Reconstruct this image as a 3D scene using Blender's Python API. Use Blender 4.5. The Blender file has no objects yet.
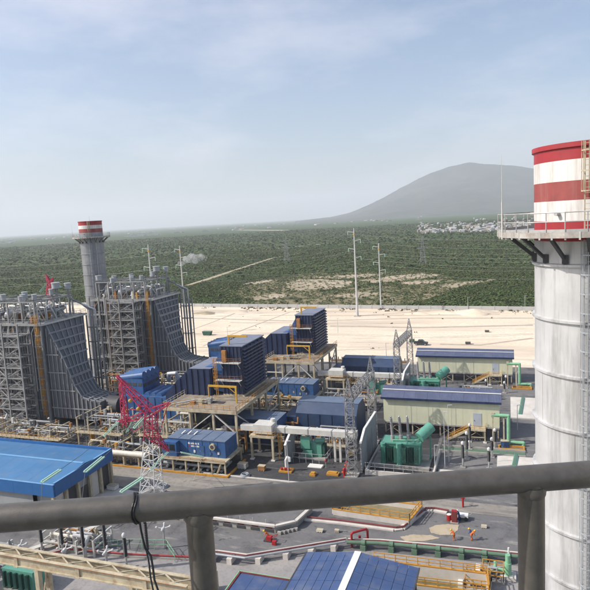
import bpy, bmesh, math, random
import numpy as np
from mathutils import Vector, Matrix, noise as MN
random.seed(7); rng = np.random.default_rng(7)
SC = bpy.context.scene
COL = SC.collection
# ------------------------------------------------------------------ camera
H = 48.0; F = 596.0
PITCH = math.atan(76/596); ROLL = math.radians(3.2); YAW = math.radians(19.8)
cf = Vector((-math.sin(YAW)*math.cos(PITCH), math.cos(YAW)*math.cos(PITCH), -math.sin(PITCH)))
_r = Vector((math.cos(YAW), math.sin(YAW), 0)); _u = _r.cross(cf)
cr = _r*math.cos(ROLL) - _u*math.sin(ROLL); cu = _r*math.sin(ROLL) + _u*math.cos(ROLL)
camd = bpy.data.cameras.new('camera'); cam = bpy.data.objects.new('camera', camd); COL.objects.link(cam)
cam.matrix_world = Matrix(((cr.x, cu.x, -cf.x, 0), (cr.y, cu.y, -cf.y, 0), (cr.z, cu.z, -cf.z, H), (0, 0, 0, 1)))
camd.sensor_width = 36; camd.lens = 36*F/590; camd.clip_start = 0.05; camd.clip_end = 80000
SC.camera = cam
# ------------------------------------------------------------------ world, sun, exposure
SUN_EL = math.radians(41); SUN_HEAD = math.radians(-116)      # heading clockwise from +Y (plant north)
w = bpy.data.worlds.new('World'); SC.world = w; w.use_nodes = True
nt = w.node_tree; nt.nodes.clear()
out = nt.nodes.new('ShaderNodeOutputWorld'); bg = nt.nodes.new('ShaderNodeBackground')
sky = nt.nodes.new('ShaderNodeTexSky'); sky.sky_type = 'NISHITA'; sky.sun_disc = False
sky.sun_elevation = SUN_EL; sky.sun_rotation = SUN_HEAD; sky.altitude = 400
sky.air_density = 1.0; sky.dust_density = 4.0; sky.ozone_density = 2.5
bg.inputs[1].default_value = 0.15
tc = nt.nodes.new('ShaderNodeTexCoord'); mp = nt.nodes.new('ShaderNodeMapping')
mp.inputs['Scale'].default_value = (1.3, 1.3, 4.2); mp.inputs['Rotation'].default_value = (0.12, 0.22, 0.6); mp.inputs['Location'].default_value = (0.55, 0.2, 0.35)
cn = nt.nodes.new('ShaderNodeTexNoise'); cn.inputs['Scale'].default_value = 1.7; cn.inputs['Detail'].default_value = 9; cn.inputs['Roughness'].default_value = 0.58
cr_ = nt.nodes.new('ShaderNodeValToRGB'); cr_.color_ramp.elements[0].position = 0.50; cr_.color_ramp.elements[1].position = 0.74
cr_.color_ramp.elements[1].color = (0.42, 0.42, 0.42, 1)
mx = nt.nodes.new('ShaderNodeMix'); mx.data_type = 'RGBA'; mx.inputs[7].default_value = (6.2, 5.9, 6.3, 1)
L = nt.links.new
L(tc.outputs['Generated'], mp.inputs[0]); L(mp.outputs[0], cn.inputs[0]); L(cn.outputs[0], cr_.inputs[0])
L(cr_.outputs[0], mx.inputs[0]); L(sky.outputs[0], mx.inputs[6]); L(mx.outputs[2], bg.inputs[0]); L(bg.outputs[0], out.inputs[0])
sl = bpy.data.lights.new('sun', 'SUN'); sl.energy = 4.4; sl.angle = math.radians(0.6); sl.color = (1.0, 0.94, 0.86)
so = bpy.data.objects.new('sun', sl); COL.objects.link(so)
sd = Vector((math.sin(SUN_HEAD)*math.cos(SUN_EL), math.cos(SUN_HEAD)*math.cos(SUN_EL), math.sin(SUN_EL)))
so.rotation_euler = (-sd).to_track_quat('-Z', 'Y').to_euler(); so.location = (0, 0, 200)
vs = SC.view_settings; vs.view_transform = 'Standard'; vs.look = 'None'; vs.exposure = 0.25; vs.gamma = 1.0; vs.use_curve_mapping = False
SC.render.engine = 'CYCLES'
cy = SC.cycles; cy.use_denoising = True; cy.max_bounces = 7; cy.diffuse_bounces = 3; cy.glossy_bounces = 2; cy.transmission_bounces = 2
cy.volume_bounces = 3; cy.transparent_max_bounces = 6; cy.use_adaptive_sampling = True; cy.adaptive_threshold = 0.02
cy.caustics_reflective = False; cy.caustics_refractive = False
HAZE = 1.0e-4; HAZE_COL = (0.90, 0.94, 1.0, 1); HAZE_G = 0.1
# ------------------------------------------------------------------ pixel (590 px photo) to point
def ray(x, y): return cf*F + cr*(x-295) - cu*(y-295)
def G(x, y, z=0.0):
    d = ray(x, y); return Vector((0, 0, H)) + d*((z-H)/d.z)
def GY(x, y, Y):
    d = ray(x, y); return Vector((0, 0, H)) + d*(Y/d.y)
# ------------------------------------------------------------------ materials
MATS = {}
def mat(name, col, rough=0.6, metal=0.0, var=0.18, scale=0.7, dirt=None, damt=0.5, dscale=0.4, streak=False, bump=0.0, bscale=20, corr=None, coord='Object'):
    m = bpy.data.materials.new(name); m.use_nodes = True; n = m.node_tree; b = n.nodes['Principled BSDF']; K = n.links.new
    b.inputs['Roughness'].default_value = rough; b.inputs['Metallic'].default_value = metal
    t = n.nodes.new('ShaderNodeTexCoord' if coord == 'Object' else 'ShaderNodeNewGeometry')
    src = t.outputs['Object'] if coord == 'Object' else t.outputs['Position']
    no = n.nodes.new('ShaderNodeTexNoise'); no.inputs['Scale'].default_value = scale; no.inputs['Detail'].default_value = 6; no.inputs['Roughness'].default_value = 0.65
    K(src, no.inputs['Vector'])
    rp = n.nodes.new('ShaderNodeValToRGB'); e = rp.color_ramp.elements
    e[0].position = 0.3; e[1].position = 0.7
    e[0].color = (*[max(0, c*(1-var)) for c in col], 1); e[1].color = (*[min(1, c*(1+var)) for c in col], 1)
    K(no.outputs[0], rp.inputs[0]); cur = rp.outputs[0]
    if dirt:
        mpn = n.nodes.new('ShaderNodeMapping'); K(src, mpn.inputs[0])
        mpn.inputs['Scale'].default_value = (1, 1, 0.08) if streak else (1, 1, 1)
        n2 = n.nodes.new('ShaderNodeTexNoise'); n2.inputs['Scale'].default_value = dscale; n2.inputs['Detail'].default_value = 8; n2.inputs['Roughness'].default_value = 0.7
        K(mpn.outputs[0], n2.inputs['Vector'])
        r2 = n.nodes.new('ShaderNodeValToRGB'); r2.color_ramp.elements[0].position = 0.48; r2.color_ramp.elements[1].position = 0.72
        r2.color_ramp.elements[1].color = (damt, damt, damt, 1)
        K(n2.outputs[0], r2.inputs[0])
        mm = n.nodes.new('ShaderNodeMix'); mm.data_type = 'RGBA'; K(r2.outputs[0], mm.inputs[0]); K(cur, mm.inputs[6]); mm.inputs[7].default_value = (*dirt, 1); cur = mm.outputs[2]
    K(cur, b.inputs['Base Color'])
    if bump or corr:
        bp = n.nodes.new('ShaderNodeBump'); bp.inputs['Strength'].default_value = bump or 0.6
        if corr:
            wv = n.nodes.new('ShaderNodeTexWave'); wv.bands_direction = corr[0]; wv.inputs['Scale'].default_value = corr[1]; wv.inputs['Distortion'].default_value = 0
            K(src, wv.inputs['Vector']); K(wv.outputs[0], bp.inputs['Height']); bp.inputs['Distance'].default_value = 0.05
        else:
            n3 = n.nodes.new('ShaderNodeTexNoise'); n3.inputs['Scale'].default_value = bscale; n3.inputs['Detail'].default_value = 4
            K(src, n3.inputs['Vector']); K(n3.outputs[0], bp.inputs['Height']); bp.inputs['Distance'].default_value = 0.02
        K(bp.outputs[0], b.inputs['Normal'])
    MATS[name] = m; return m
RUST = (0.20, 0.10, 0.05); DUST = (0.34, 0.30, 0.25); SOOT = (0.08, 0.08, 0.085)
mat('stack_shell', (0.53, 0.53, 0.53), 0.5, 0.25, 0.10, 0.5, (0.21, 0.205, 0.195), 0.85, 1.1, True)
mat('stack_grey', (0.27, 0.28, 0.30), 0.45, 0.5, 0.15, 0.5, (0.16, 0.16, 0.17), 0.7, 0.6, True)
mat('white_band', (0.66, 0.64, 0.61), 0.55, 0, 0.07, 1.0, (0.30, 0.25, 0.22), 0.85, 1.6, True)
mat('red_band', (0.32, 0.020, 0.028), 0.5, 0, 0.14, 0.8, (0.16, 0.025, 0.025), 0.65, 0.9, True)
mat('faded_red_band', (0.26, 0.055, 0.05), 0.65, 0, 0.18, 1.0, (0.30, 0.15, 0.13), 0.7, 1.0, True)
mat('galvanised', (0.40, 0.40, 0.39), 0.55, 0.3, 0.15, 2.0, (0.26, 0.2, 0.15), 0.4, 3)
mat('rim_steel', (0.38, 0.36, 0.33), 0.6, 0.1, 0.25, 1.5, (0.2, 0.12, 0.07), 0.7, 1.6)
mat('white_steel', (0.55, 0.54, 0.50), 0.6, 0, 0.12, 1.0, RUST, 0.35, 2.0)
mat('cream_steel', (0.46, 0.40, 0.28), 0.6, 0, 0.2, 0.9, (0.24, 0.13, 0.055), 0.75, 0.8)
mat('dark_steel', (0.055, 0.055, 0.06), 0.6, 0, 0.2)
mat('slate_steel', (0.110, 0.115, 0.124), 0.6, 0, 0.2, 0.5, (0.17, 0.165, 0.16), 0.5, 0.35, True)
mat('slate_rib', (0.25, 0.256, 0.265), 0.6, 0, 0.2, 0.6)
mat('slate_frame', (0.25, 0.255, 0.255), 0.6, 0, 0.25, 0.6, (0.25, 0.2, 0.15), 0.4, 0.8)
mat('pipe_lagging', (0.50, 0.50, 0.50), 0.4, 0.4, 0.15, 1.0)
mat('pale_lagging', (0.62, 0.58, 0.50), 0.55, 0, 0.12, 1.0, RUST, 0.25, 1.5)
mat('silencer_grey', (0.36, 0.38, 0.40), 0.5, 0.2, 0.1)
mat('rust_orange', (0.30, 0.14, 0.045), 0.8, 0, 0.3, 1.2)
mat('safety_yellow', (0.52, 0.30, 0.035), 0.6, 0, 0.15, 1.0, RUST, 0.4, 1.5)
mat('orange_yellow', (0.48, 0.235, 0.03), 0.6, 0, 0.2, 1.0, RUST, 0.5, 1.2)
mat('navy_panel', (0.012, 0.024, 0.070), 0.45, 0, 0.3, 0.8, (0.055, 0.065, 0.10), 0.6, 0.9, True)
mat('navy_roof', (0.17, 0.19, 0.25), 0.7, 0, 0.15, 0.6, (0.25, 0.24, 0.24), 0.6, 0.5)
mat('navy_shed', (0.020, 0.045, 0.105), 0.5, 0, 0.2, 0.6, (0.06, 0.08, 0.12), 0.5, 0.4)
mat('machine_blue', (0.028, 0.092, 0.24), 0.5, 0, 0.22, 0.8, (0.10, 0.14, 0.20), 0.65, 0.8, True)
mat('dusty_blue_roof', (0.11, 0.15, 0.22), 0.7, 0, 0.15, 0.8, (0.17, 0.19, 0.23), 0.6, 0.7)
mat('roof_blue', (0.06, 0.18, 0.36), 0.45, 0, 0.1, 0.15, (0.13, 0.21, 0.32), 0.85, 0.35, False, 0.5, 20, ('X', 1.6))
mat('fascia_blue', (0.022, 0.115, 0.31), 0.45, 0, 0.08, 0.5)
mat('light_blue_flashing', (0.15, 0.33, 0.55), 0.5, 0, 0.08)
mat('shed_roof', (0.080, 0.098, 0.165), 0.5, 0, 0.12, 0.5, (0.13, 0.14, 0.20), 0.5, 0.5, False, 0.5, 20, ('X', 2.2))
mat('panel_roof', (0.05, 0.09, 0.21), 0.35, 0, 0.1, 0.4, (0.15, 0.17, 0.22), 0.8, 0.45, False, 0.45, 20, ('Y', 3.4))
mat('shed_wall', (0.58, 0.58, 0.42), 0.65, 0, 0.05, 0.6, (0.42, 0.43, 0.34), 0.5, 0.5, True)
mat('white_trim', (0.68, 0.67, 0.64), 0.5, 0, 0.05)
mat('door_grey', (0.36, 0.40, 0.46), 0.5, 0, 0.1)
mat('transformer_green', (0.105, 0.31, 0.23), 0.5, 0, 0.2, 0.8, (0.03, 0.12, 0.09), 0.6, 0.8)
mat('dark_green', (0.02, 0.075, 0.055), 0.6, 0, 0.2)
mat('pipe_green', (0.20, 0.42, 0.25), 0.5, 0, 0.12, 1.0)
mat('dull_green', (0.10, 0.17, 0.115), 0.6, 0, 0.15, 1.0)
mat('insulator', (0.30, 0.29, 0.29), 0.3, 0, 0.1)
mat('insulator_glass', (0.36, 0.55, 0.44), 0.25, 0, 0.1)
mat('black_rubber', (0.012, 0.012, 0.013), 0.5, 0, 0.2)
mat('white_ceramic', (0.55, 0.54, 0.53), 0.4, 0, 0.05)
mat('concrete', (0.33, 0.31, 0.28), 0.85, 0, 0.18, 0.5, (0.2, 0.18, 0.16), 0.6, 0.6, False, 0.3, 6)
mat('pale_concrete', (0.56, 0.52, 0.47), 0.85, 0, 0.12, 0.4, (0.38, 0.35, 0.31), 0.5, 0.5, False, 0.2, 6)
mat('wall_concrete', (0.42, 0.42, 0.41), 0.85, 0, 0.12, 0.3, (0.28, 0.27, 0.25), 0.5, 0.3)
mat('grey_wall', (0.30, 0.31, 0.31), 0.85, 0, 0.12, 0.4)
mat('tower_red', (0.40, 0.025, 0.075), 0.5, 0, 0.2, 1.5)
mat('tower_white', (0.58, 0.58, 0.57), 0.5, 0, 0.1)
mat('lattice_grey', (0.27, 0.27, 0.275), 0.5, 0.4, 0.15)
mat('pole_grey', (0.50, 0.51, 0.51), 0.5, 0.2, 0.08)
mat('fire_red', (0.33, 0.014, 0.018), 0.5, 0, 0.15)
mat('dull_red', (0.16, 0.03, 0.03), 0.6, 0, 0.2)
mat('wire', (0.10, 0.10, 0.10), 0.6, 0, 0.1)
mat('worker_orange', (0.55, 0.13, 0.02), 0.8, 0, 0.1)
mat('worker_blue', (0.03, 0.07, 0.22), 0.8, 0, 0.1)
mat('skin', (0.36, 0.2, 0.13), 0.6, 0, 0.05)
mat('helmet_yellow', (0.6, 0.4, 0.04), 0.4, 0, 0.03)
mat('tyre', (0.02, 0.02, 0.02), 0.8, 0, 0.1)
mat('dark_paint', (0.02, 0.03, 0.035), 0.35, 0, 0.1)
mat('glass_dark', (0.02, 0.025, 0.03), 0.1, 0, 0.05)
mat('rail_steel', (0.115, 0.105, 0.092), 0.42, 0.3, 0.22, 30.0, (0.17, 0.15, 0.125), 0.55, 22.0, False, 0.06, 600)
mat('deck_plate', (0.26, 0.225, 0.18), 0.8, 0, 0.3, 0.7, (0.22, 0.11, 0.05), 0.7, 0.6)
mat('deck_grating', (0.2, 0.2, 0.2), 0.7, 0.2, 0.2)
mat('house_white', (0.34, 0.335, 0.33), 0.8, 0, 0.1)
mat('house_tan', (0.26, 0.22, 0.19), 0.8, 0, 0.1)
M = MATS
# ------------------------------------------------------------------ mesh builder
class MB:
    def __init__(s): s.v = []; s.f = []
    def add(s, vs_, fs_):
        o = len(s.v); s.v += [tuple(v) for v in vs_]; s.f += [tuple(i+o for i in f) for f in fs_]; return s
    def box(s, x0, x1, y0, y1, z0, z1):
        return s.add([(x0,y0,z0),(x1,y0,z0),(x1,y1,z0),(x0,y1,z0),(x0,y0,z1),(x1,y0,z1),(x1,y1,z1),(x0,y1,z1)],
                     [(3,2,1,0),(4,5,6,7),(0,1,5,4),(1,2,6,5),(2,3,7,6),(3,0,4,7)])
    def beam(s, p, q, w=0.2, h=None):
        p = Vector(p); q = Vector(q); h = h or w; d = (q-p)
        if d.length < 1e-6: return s
        d.normalize(); up = Vector((0,0,1)) if abs(d.z) < 0.95 else Vector((0,1,0))
        a = d.cross(up).normalized()*(w/2); b = a.cross(d).normalized()*(h/2)
        vs_ = [p-a-b, p+a-b, p+a+b, p-a+b, q-a-b, q+a-b, q+a+b, q-a+b]
        return s.add(vs_, [(0,1,2,3),(7,6,5,4),(0,4,5,1),(1,5,6,2),(2,6,7,3),(3,7,4,0)])
    def tube(s, p, q, r, n=8, r2=None):
        p = Vector(p); q = Vector(q); d = (q-p).normalized(); up = Vector((0,0,1)) if abs(d.z) < 0.95 else Vector((0,1,0))
        a = d.cross(up).normalized(); b = a.cross(d); r2 = r if r2 is None else r2; vs_ = []
        for c, rr in ((p, r), (q, r2)):
            for i in range(n):
                t = 2*math.pi*i/n; vs_.append(c + a*math.cos(t)*rr + b*math.sin(t)*rr)
        fs_ = [(i, i+n, (i+1) % n + n, (i+1) % n) for i in range(n)] + [tuple(range(n)), tuple(range(2*n-1, n-1, -1))]
        return s.add(vs_, fs_)
    def path(s, pts, r, n=8):
        for a, b in zip(pts[:-1], pts[1:]): s.tube(a, b, r, n)
        for p in pts[1:-1]: s.ball(p, r*1.02, n)
        return s
    def ball(s, c, r, n=8, rz=None):
        c = Vector(c); rz = rz or r; m = max(4, n//2); vs_ = [c + Vector((0,0,rz))]
        for j in range(1, m):
            t = math.pi*j/m
            for i in range(n):
                a = 2*math.pi*i/n; vs_.append(c + Vector((math.sin(t)*math.cos(a)*r, math.sin(t)*math.sin(a)*r, math.cos(t)*rz)))
        vs_.append(c - Vector((0,0,rz))); last = len(vs_)-1; fs_ = []
        for i in range(n):
            k = (i+1) % n; fs_.append((0, 1+i, 1+k)); fs_.append((last, last-n+k, last-n+i))
            for j in range(m-2): a = 1+j*n; fs_.append((a+i, a+n+i, a+n+k, a+k))
        return s.add(vs_, fs_)
    def lathe(s, cx, cy_, prof, n=48):
        vs_ = []; m = len(prof)
        for r, z in prof:
            for i in range(n):
                t = 2*math.pi*i/n; vs_.append((cx+r*math.cos(t), cy_+r*math.sin(t), z))
        fs_ = [(j*n+i, j*n+(i+1) % n, (j+1)*n+(i+1) % n, (j+1)*n+i) for j in range(m-1) for i in range(n)]
        return s.add(vs_, fs_)
    def ring(s, cx, cy_, r0, r1, z0, z1, n=48):
        return s.lathe(cx, cy_, [(r0,z0),(r1,z0),(r1,z1),(r0,z1),(r0,z0)], n)
    def prism(s, poly, a, b, axis='y'):
        # poly: list of 2-D points; axis y: (x,z) extruded in y; axis x: (y,z) extruded in x; axis z: (x,y) extruded in z
        def P(p, t): return (p[0], t, p[1]) if axis == 'y' else ((t, p[0], p[1]) if axis == 'x' else (p[0], p[1], t))
        n = len(poly); vs_ = [P(p, a) for p in poly] + [P(p, b) for p in poly]
        fs_ = [tuple(range(n-1, -1, -1)), tuple(range(n, 2*n))] + [(i, (i+1) % n, (i+1) % n+n, i+n) for i in range(n)]
        return s.add(vs_, fs_)
    def sheet(s, poly, z): return s.add([(p[0], p[1], z) for p in poly], [tuple(range(len(poly)))])
    def lattice(s, p, q, w0, w1, seg, t=0.08, axis=None):
        p = Vector(p); q = Vector(q); d = (q-p).normalized()
        a = Vector(axis).normalized() if axis else (d.cross(Vector((0,0,1))).normalized() if abs(d.z) < 0.9 else Vector((1,0,0)))
        a = (a - d*a.dot(d)).normalized(); b = d.cross(a)
        def ring(k):
            u = k/seg; c = p.lerp(q, u); w_ = (w0*(1-u)+w1*u)/2
            return [c+a*w_*i+b*w_*j for i, j in ((-1,-1),(1,-1),(1,1),(-1,1))]
        rs = [ring(k) for k in range(seg+1)]
        for i in range(4): s.beam(rs[0][i], rs[-1][i], t*1.4)
        for k in range(seg):
            for i in range(4):
                j = (i+1) % 4
                if (k+i) % 2: s.beam(rs[k][i], rs[k+1][j], t)
                else: s.beam(rs[k][j], rs[k+1][i], t)
                if k: s.beam(rs[k][i], rs[k][j], t)
        return s
    def rail(s, pts, h=1.1, step=1.5, t=0.05, closed=False):
        pts = [Vector(p) for p in pts]
        if closed: pts.append(pts[0])
        for a, b in zip(pts[:-1], pts[1:]):
            for k in (h, h*0.55): s.beam(a+Vector((0,0,k)), b+Vector((0,0,k)), t)
            n = max(1, round((b-a).length/step))
            for i in range(n+1):
                c = a.lerp(b, i/n); s.beam(c, c+Vector((0,0,h)), t)
        return s
    def build(s, name, m, parent=None, smooth=False):
        off = Vector((0,0,0)); p = parent
        while p is not None: off += p.location; p = p.parent
        me = bpy.data.meshes.new(name); me.from_pydata([(v[0]-off.x, v[1]-off.y, v[2]-off.z) for v in s.v], [], s.f)
        me.update(); me.materials.append(M[m] if isinstance(m, str) else m)
        if smooth:
            me.shade_smooth(); me.set_sharp_from_angle(angle=math.radians(35))
        o = bpy.data.objects.new(name, me); COL.objects.link(o)
        if parent: o.parent = parent
        return o
def thing(name, label, cat, loc=(0,0,0), group=None):
    o = bpy.data.objects.new(name, None); COL.objects.link(o); o.location = Vector(loc); o.empty_display_size = 0.5
    o['label'] = label; o['category'] = cat
    if group: o['group'] = group
    return o
def tag(o, label, cat, group=None):
    o['label'] = label; o['category'] = cat
    if group: o['group'] = group
    return o
def struct(o, kind='structure', label=None):
    o['kind'] = kind
    if label: o['label'] = label
    return o
def bx(name, m, par, *b): return MB().box(*b).build(name, m, par)
def bm_(name, m, par, p, q, w_, h=None): return MB().beam(p, q, w_, h).build(name, m, par)
# ================================================================== SETTING
def ground_mat(name, cols, scales, bump=0.0):
    """several colours mixed by world-space noise; cols[0] base, then (colour, noise scale, low, high)"""
    m = bpy.data.materials.new(name); m.use_nodes = True; n = m.node_tree; K = n.links.new; b = n.nodes['Principled BSDF']; b.inputs['Roughness'].default_value = 0.95
    b.inputs['Specular IOR Level'].default_value = 0.15
    g = n.nodes.new('ShaderNodeNewGeometry'); cur = None
    for i, (c, sc, lo, hi, st) in enumerate(scales):
        mpn = n.nodes.new('ShaderNodeMapping'); mpn.inputs['Scale'].default_value = st; mpn.inputs['Location'].default_value = (i*37.1, i*11.3, 0); K(g.outputs['Position'], mpn.inputs[0])
        t = n.nodes.new('ShaderNodeTexNoise'); t.inputs['Scale'].default_value = sc; t.inputs['Detail'].default_value = 7; t.inputs['Roughness'].default_value = 0.62; K(mpn.outputs[0], t.inputs['Vector'])
        r = n.nodes.new('ShaderNodeMapRange'); r.inputs[1].default_value = lo; r.inputs[2].default_value = hi; K(t.outputs[0], r.inputs[0])
        mm = n.nodes.new('ShaderNodeMix'); mm.data_type = 'RGBA'; K(r.outputs[0], mm.inputs[0])
        if cur is None: mm.inputs[6].default_value = (*cols, 1)
        else: K(cur, mm.inputs[6])
        mm.inputs[7].default_value = (*c, 1); cur = mm.outputs[2]
    K(cur, b.inputs['Base Color'])
    if bump:
        t = n.nodes.new('ShaderNodeTexNoise'); t.inputs['Scale'].default_value = 2.0; t.inputs['Detail'].default_value = 5; K(g.outputs['Position'], t.inputs['Vector'])
        bp = n.nodes.new('ShaderNodeBump'); bp.inputs['Strength'].default_value = bump; bp.inputs['Distance'].default_value = 0.1; K(t.outputs[0], bp.inputs['Height']); K(bp.outputs[0], b.inputs['Normal'])
    MATS[name] = m; return m
S1 = (1, 1, 1)
ground_mat('scrub_soil', (0.054, 0.088, 0.028), [((0.070, 0.092, 0.036), 0.004, 0.45, 0.7, (0.5, 1.4, 1)), ((0.040, 0.068, 0.024), 0.012, 0.42, 0.62, (0.4, 1.2, 1)), ((0.11, 0.10, 0.065), 0.0013, 0.56, 0.72, (1, 0.6, 1)), ((0.036, 0.060, 0.024), 0.11, 0.5, 0.64, S1)])
ground_mat('sand', (0.70, 0.585, 0.445), [((0.76, 0.665, 0.53), 0.02, 0.4, 0.65, (0.4, 1, 1)), ((0.47, 0.40, 0.32), 0.035, 0.50, 0.68, (0.3, 1.5, 1)), ((0.36, 0.32, 0.27), 0.16, 0.6, 0.7, (0.25, 2.2, 1)), ((0.42, 0.37, 0.31), 0.09, 0.58, 0.75, (0.3, 1.5, 1)), ((0.60, 0.50, 0.38), 0.8, 0.45, 0.7, S1)], 0.4)
ground_mat('gravel', (0.145, 0.143, 0.145), [((0.20, 0.193, 0.185), 0.06, 0.45, 0.7, S1), ((0.070, 0.071, 0.078), 0.2, 0.5, 0.7, S1), ((0.30, 0.28, 0.255), 0.3, 0.56, 0.74, (0.7, 2.4, 1)), ((0.045, 0.045, 0.05), 0.35, 0.62, 0.7, (1, 1.4, 1)), ((0.15, 0.147, 0.142), 4.0, 0.5, 0.75, S1)], 0.6)
ground_mat('road_concrete', (0.235, 0.215, 0.19), [((0.30, 0.28, 0.25), 0.08, 0.45, 0.65, (1, 3, 1)), ((0.14, 0.13, 0.12), 0.15, 0.52, 0.7, (0.4, 3, 1)), ((0.09, 0.085, 0.08), 0.4, 0.62, 0.7, S1), ((0.17, 0.155, 0.14), 1.2, 0.5, 0.75, S1)], 0.2)
ground_mat('yard_concrete', (0.26, 0.25, 0.245), [((0.33, 0.31, 0.29), 0.1, 0.45, 0.65, S1), ((0.16, 0.15, 0.148), 0.25, 0.55, 0.75, S1), ((0.21, 0.2, 0.195), 2.0, 0.5, 0.75, S1)], 0.25)
ground_mat('asphalt', (0.055, 0.056, 0.060), [((0.085, 0.083, 0.082), 0.12, 0.45, 0.7, S1), ((0.16, 0.15, 0.14), 0.3, 0.57, 0.72, (0.5, 1.6, 1)), ((0.025, 0.025, 0.027), 0.45, 0.62, 0.68, S1), ((0.04, 0.04, 0.044), 1.5, 0.5, 0.7, S1)], 0.3)
ground_mat('dirt_pale', (0.36, 0.30, 0.21), [((0.46, 0.39, 0.29), 0.03, 0.45, 0.65, (0.4, 1.5, 1)), ((0.15, 0.14, 0.075), 0.06, 0.52, 0.66, (0.6, 1.3, 1)), ((0.26, 0.22, 0.15), 0.4, 0.5, 0.7, S1)])
ground_mat('dirt_olive', (0.19, 0.165, 0.09), [((0.28, 0.235, 0.15), 0.03, 0.45, 0.65, (0.5, 1.3, 1)), ((0.075, 0.085, 0.04), 0.05, 0.5, 0.62, S1), ((0.11, 0.1, 0.06), 0.4, 0.5, 0.7, S1)])
ground_mat('mountain_soil', (0.040, 0.048, 0.034), [((0.070, 0.070, 0.056), 0.0016, 0.45, 0.65, S1), ((0.025, 0.032, 0.025), 0.005, 0.48, 0.66, S1)])
# ground: one sheet to the horizon
struct(MB().sheet([(-24000,-6000),(24000,-6000),(24000,26000),(-24000,26000)], -0.35).build('ground', 'scrub_soil'))
# pale sandy yard inside the perimeter wall
def wallY(x): return 292.9 - 0.083*x
struct(MB().sheet([(-420,-80),(160,-80),(160,wallY(160)),(-420,wallY(-420))], -0.06).build('sand_yard', 'sand'))
struct(MB().sheet([(-150,-20),(60,-20),(60,112),(34,112),(34,187),(-150,187)], -0.03).build('plant_yard', 'gravel'))
struct(MB().sheet([(-79,88.8),(-50,88.8),(-44,93.2),(60,93.2),(60,96.9),(-79,96.9)], -0.004).build('service_road', 'road_concrete'))
struct(MB().sheet([(-100,98.2),(-14,98.2),(-14,146),(-100,146)], -0.012).build('unit_apron', 'asphalt'))
struct(MB().sheet([(-70,20),(60,20),(60,80.2),(2,80.0),(-20,78.6),(-27.5,76.0),(-35.5,70.6),(-70,69.6)], -0.008).build('lower_apron', 'yard_concrete'))
struct(MB().sheet([(-75.5,83.5),(-66,82),(-63,87.5),(-72,88.4)], -0.002).build('washed_slab', 'pale_concrete'))
# pale slabs to the east of the two sheds
for (x0,x1,y0,y1) in ((0.4,26,140,155.8),(-2.2,26,109.5,117.2),(-12.4,-2.6,102.6,108.4)):
    struct(MB().box(x0,x1,y0,y1,-0.1,0.22).build('concrete_pad', 'pale_concrete'))
# dark gravel tracks and berms over the sand
def strip(name, m, pts, wd, z):
    b = MB(); P = [Vector(p) for p in pts]
    for i, p in enumerate(P):
        d = (P[min(i+1, len(P)-1)] - P[max(i-1, 0)]).normalized(); s = Vector((-d.y, d.x, 0))*(wd/2*random.uniform(0.8, 1.2))
        b.v += [(p.x-s.x, p.y-s.y, z), (p.x+s.x, p.y+s.y, z)]
    b.f = [(2*i, 2*i+2, 2*i+3, 2*i+1) for i in range(len(P)-1)]
    return struct(b.build(name, m))
mat('track_dirt', (0.40, 0.34, 0.27), 0.95, 0, 0.2, 0.3)
strip('track', 'track_dirt', [G(188,331), G(213,322), G(238,312)], 1.1, -0.045)
strip('track', 'track_dirt', [G(203,346), G(245,329), G(290,312)], 1.1, -0.043)
strip('track', 'track_dirt', [G(330,326), G(420,327.5), G(533,325)], 3.0, -0.047)
strip('track', 'track_dirt', [G(190,318), G(300,321), G(420,318), G(533,318)], 2.2, -0.049)
strip('track', 'track_dirt', [G(440,344), G(480,345), G(533,338)], 2.0, -0.041)
for y0_, y1_, x0_, x1_, w_ in ((333,336,300,420,0.5),(334.2,337.2,300,420,0.5),(340,330,200,300,0.6),(341.5,331.5,200,300,0.6),(350,349,330,400,0.7),(337,333,430,533,0.6),(338.5,334.5,430,533,0.6),(322.5,323.5,230,410,0.9),(315.5,314.5,260,500,1.4)):
    strip('track', 'track_dirt', [G(x0_+(x1_-x0_)*k/8, y0_+(y1_-y0_)*k/8+random.uniform(-.4,.4)) for k in range(9)], w_, -0.050+random.uniform(0,0.004))
strip('track', 'dirt_pale', [G(188,285), G(204,280), G(228,272), G(250,265), G(272,258), G(300,253)], 5.5, -0.30)
# dirt clearings beyond the wall
CLEAR = [[(284,284),(298,279.5),(322,279),(352,281),(348,286),(322,290),(300,291),(288,289)],[(306,277.5),(340,275),(372,273.8),(386,275),(362,277.5),(328,279)],[(360,280),(392,276),(420,273.5),(441,275),(432,277.5),(404,280.5),(376,283.5)],[(398,282.5),(428,280),(446,279.5),(432,283),(408,285)],[(250,297),(275,294),(296,293.5),(280,298),(258,300)],[(330,296),(360,292.5),(384,293),(366,297),(342,298.5)],[(436,286),(470,281),(500,279),(486,283),(452,288)],[(238,285),(262,280),(276,279),(262,283.5)]]
OLIVE = [[(228,291),(262,281),(300,274),(420,270),(470,282),(440,296),(405,305),(300,306.5),(244,305)]]
def wob(poly, z, amp):
    P = [G(x, y, z) for x, y in poly]; o = []
    for i, p in enumerate(P):
        q = P[(i+1) % len(P)]
        for k in range(8):
            c = p.lerp(q, k/8); o.append((c.x+random.uniform(-amp, amp), c.y+random.uniform(-amp, amp)*1.5))
    return o
OLW = [wob(p, -0.34, 3) for p in OLIVE]; CLW = [wob(p, -0.32, 1.6) for p in CLEAR]
for p in OLW: struct(MB().sheet(p, -0.335).build('dirt_clearing', 'dirt_olive'))
for i_, p in enumerate(CLW): struct(MB().sheet(p, -0.328+0.004*i_).build('dirt_clearing', 'dirt_pale'))
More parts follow.
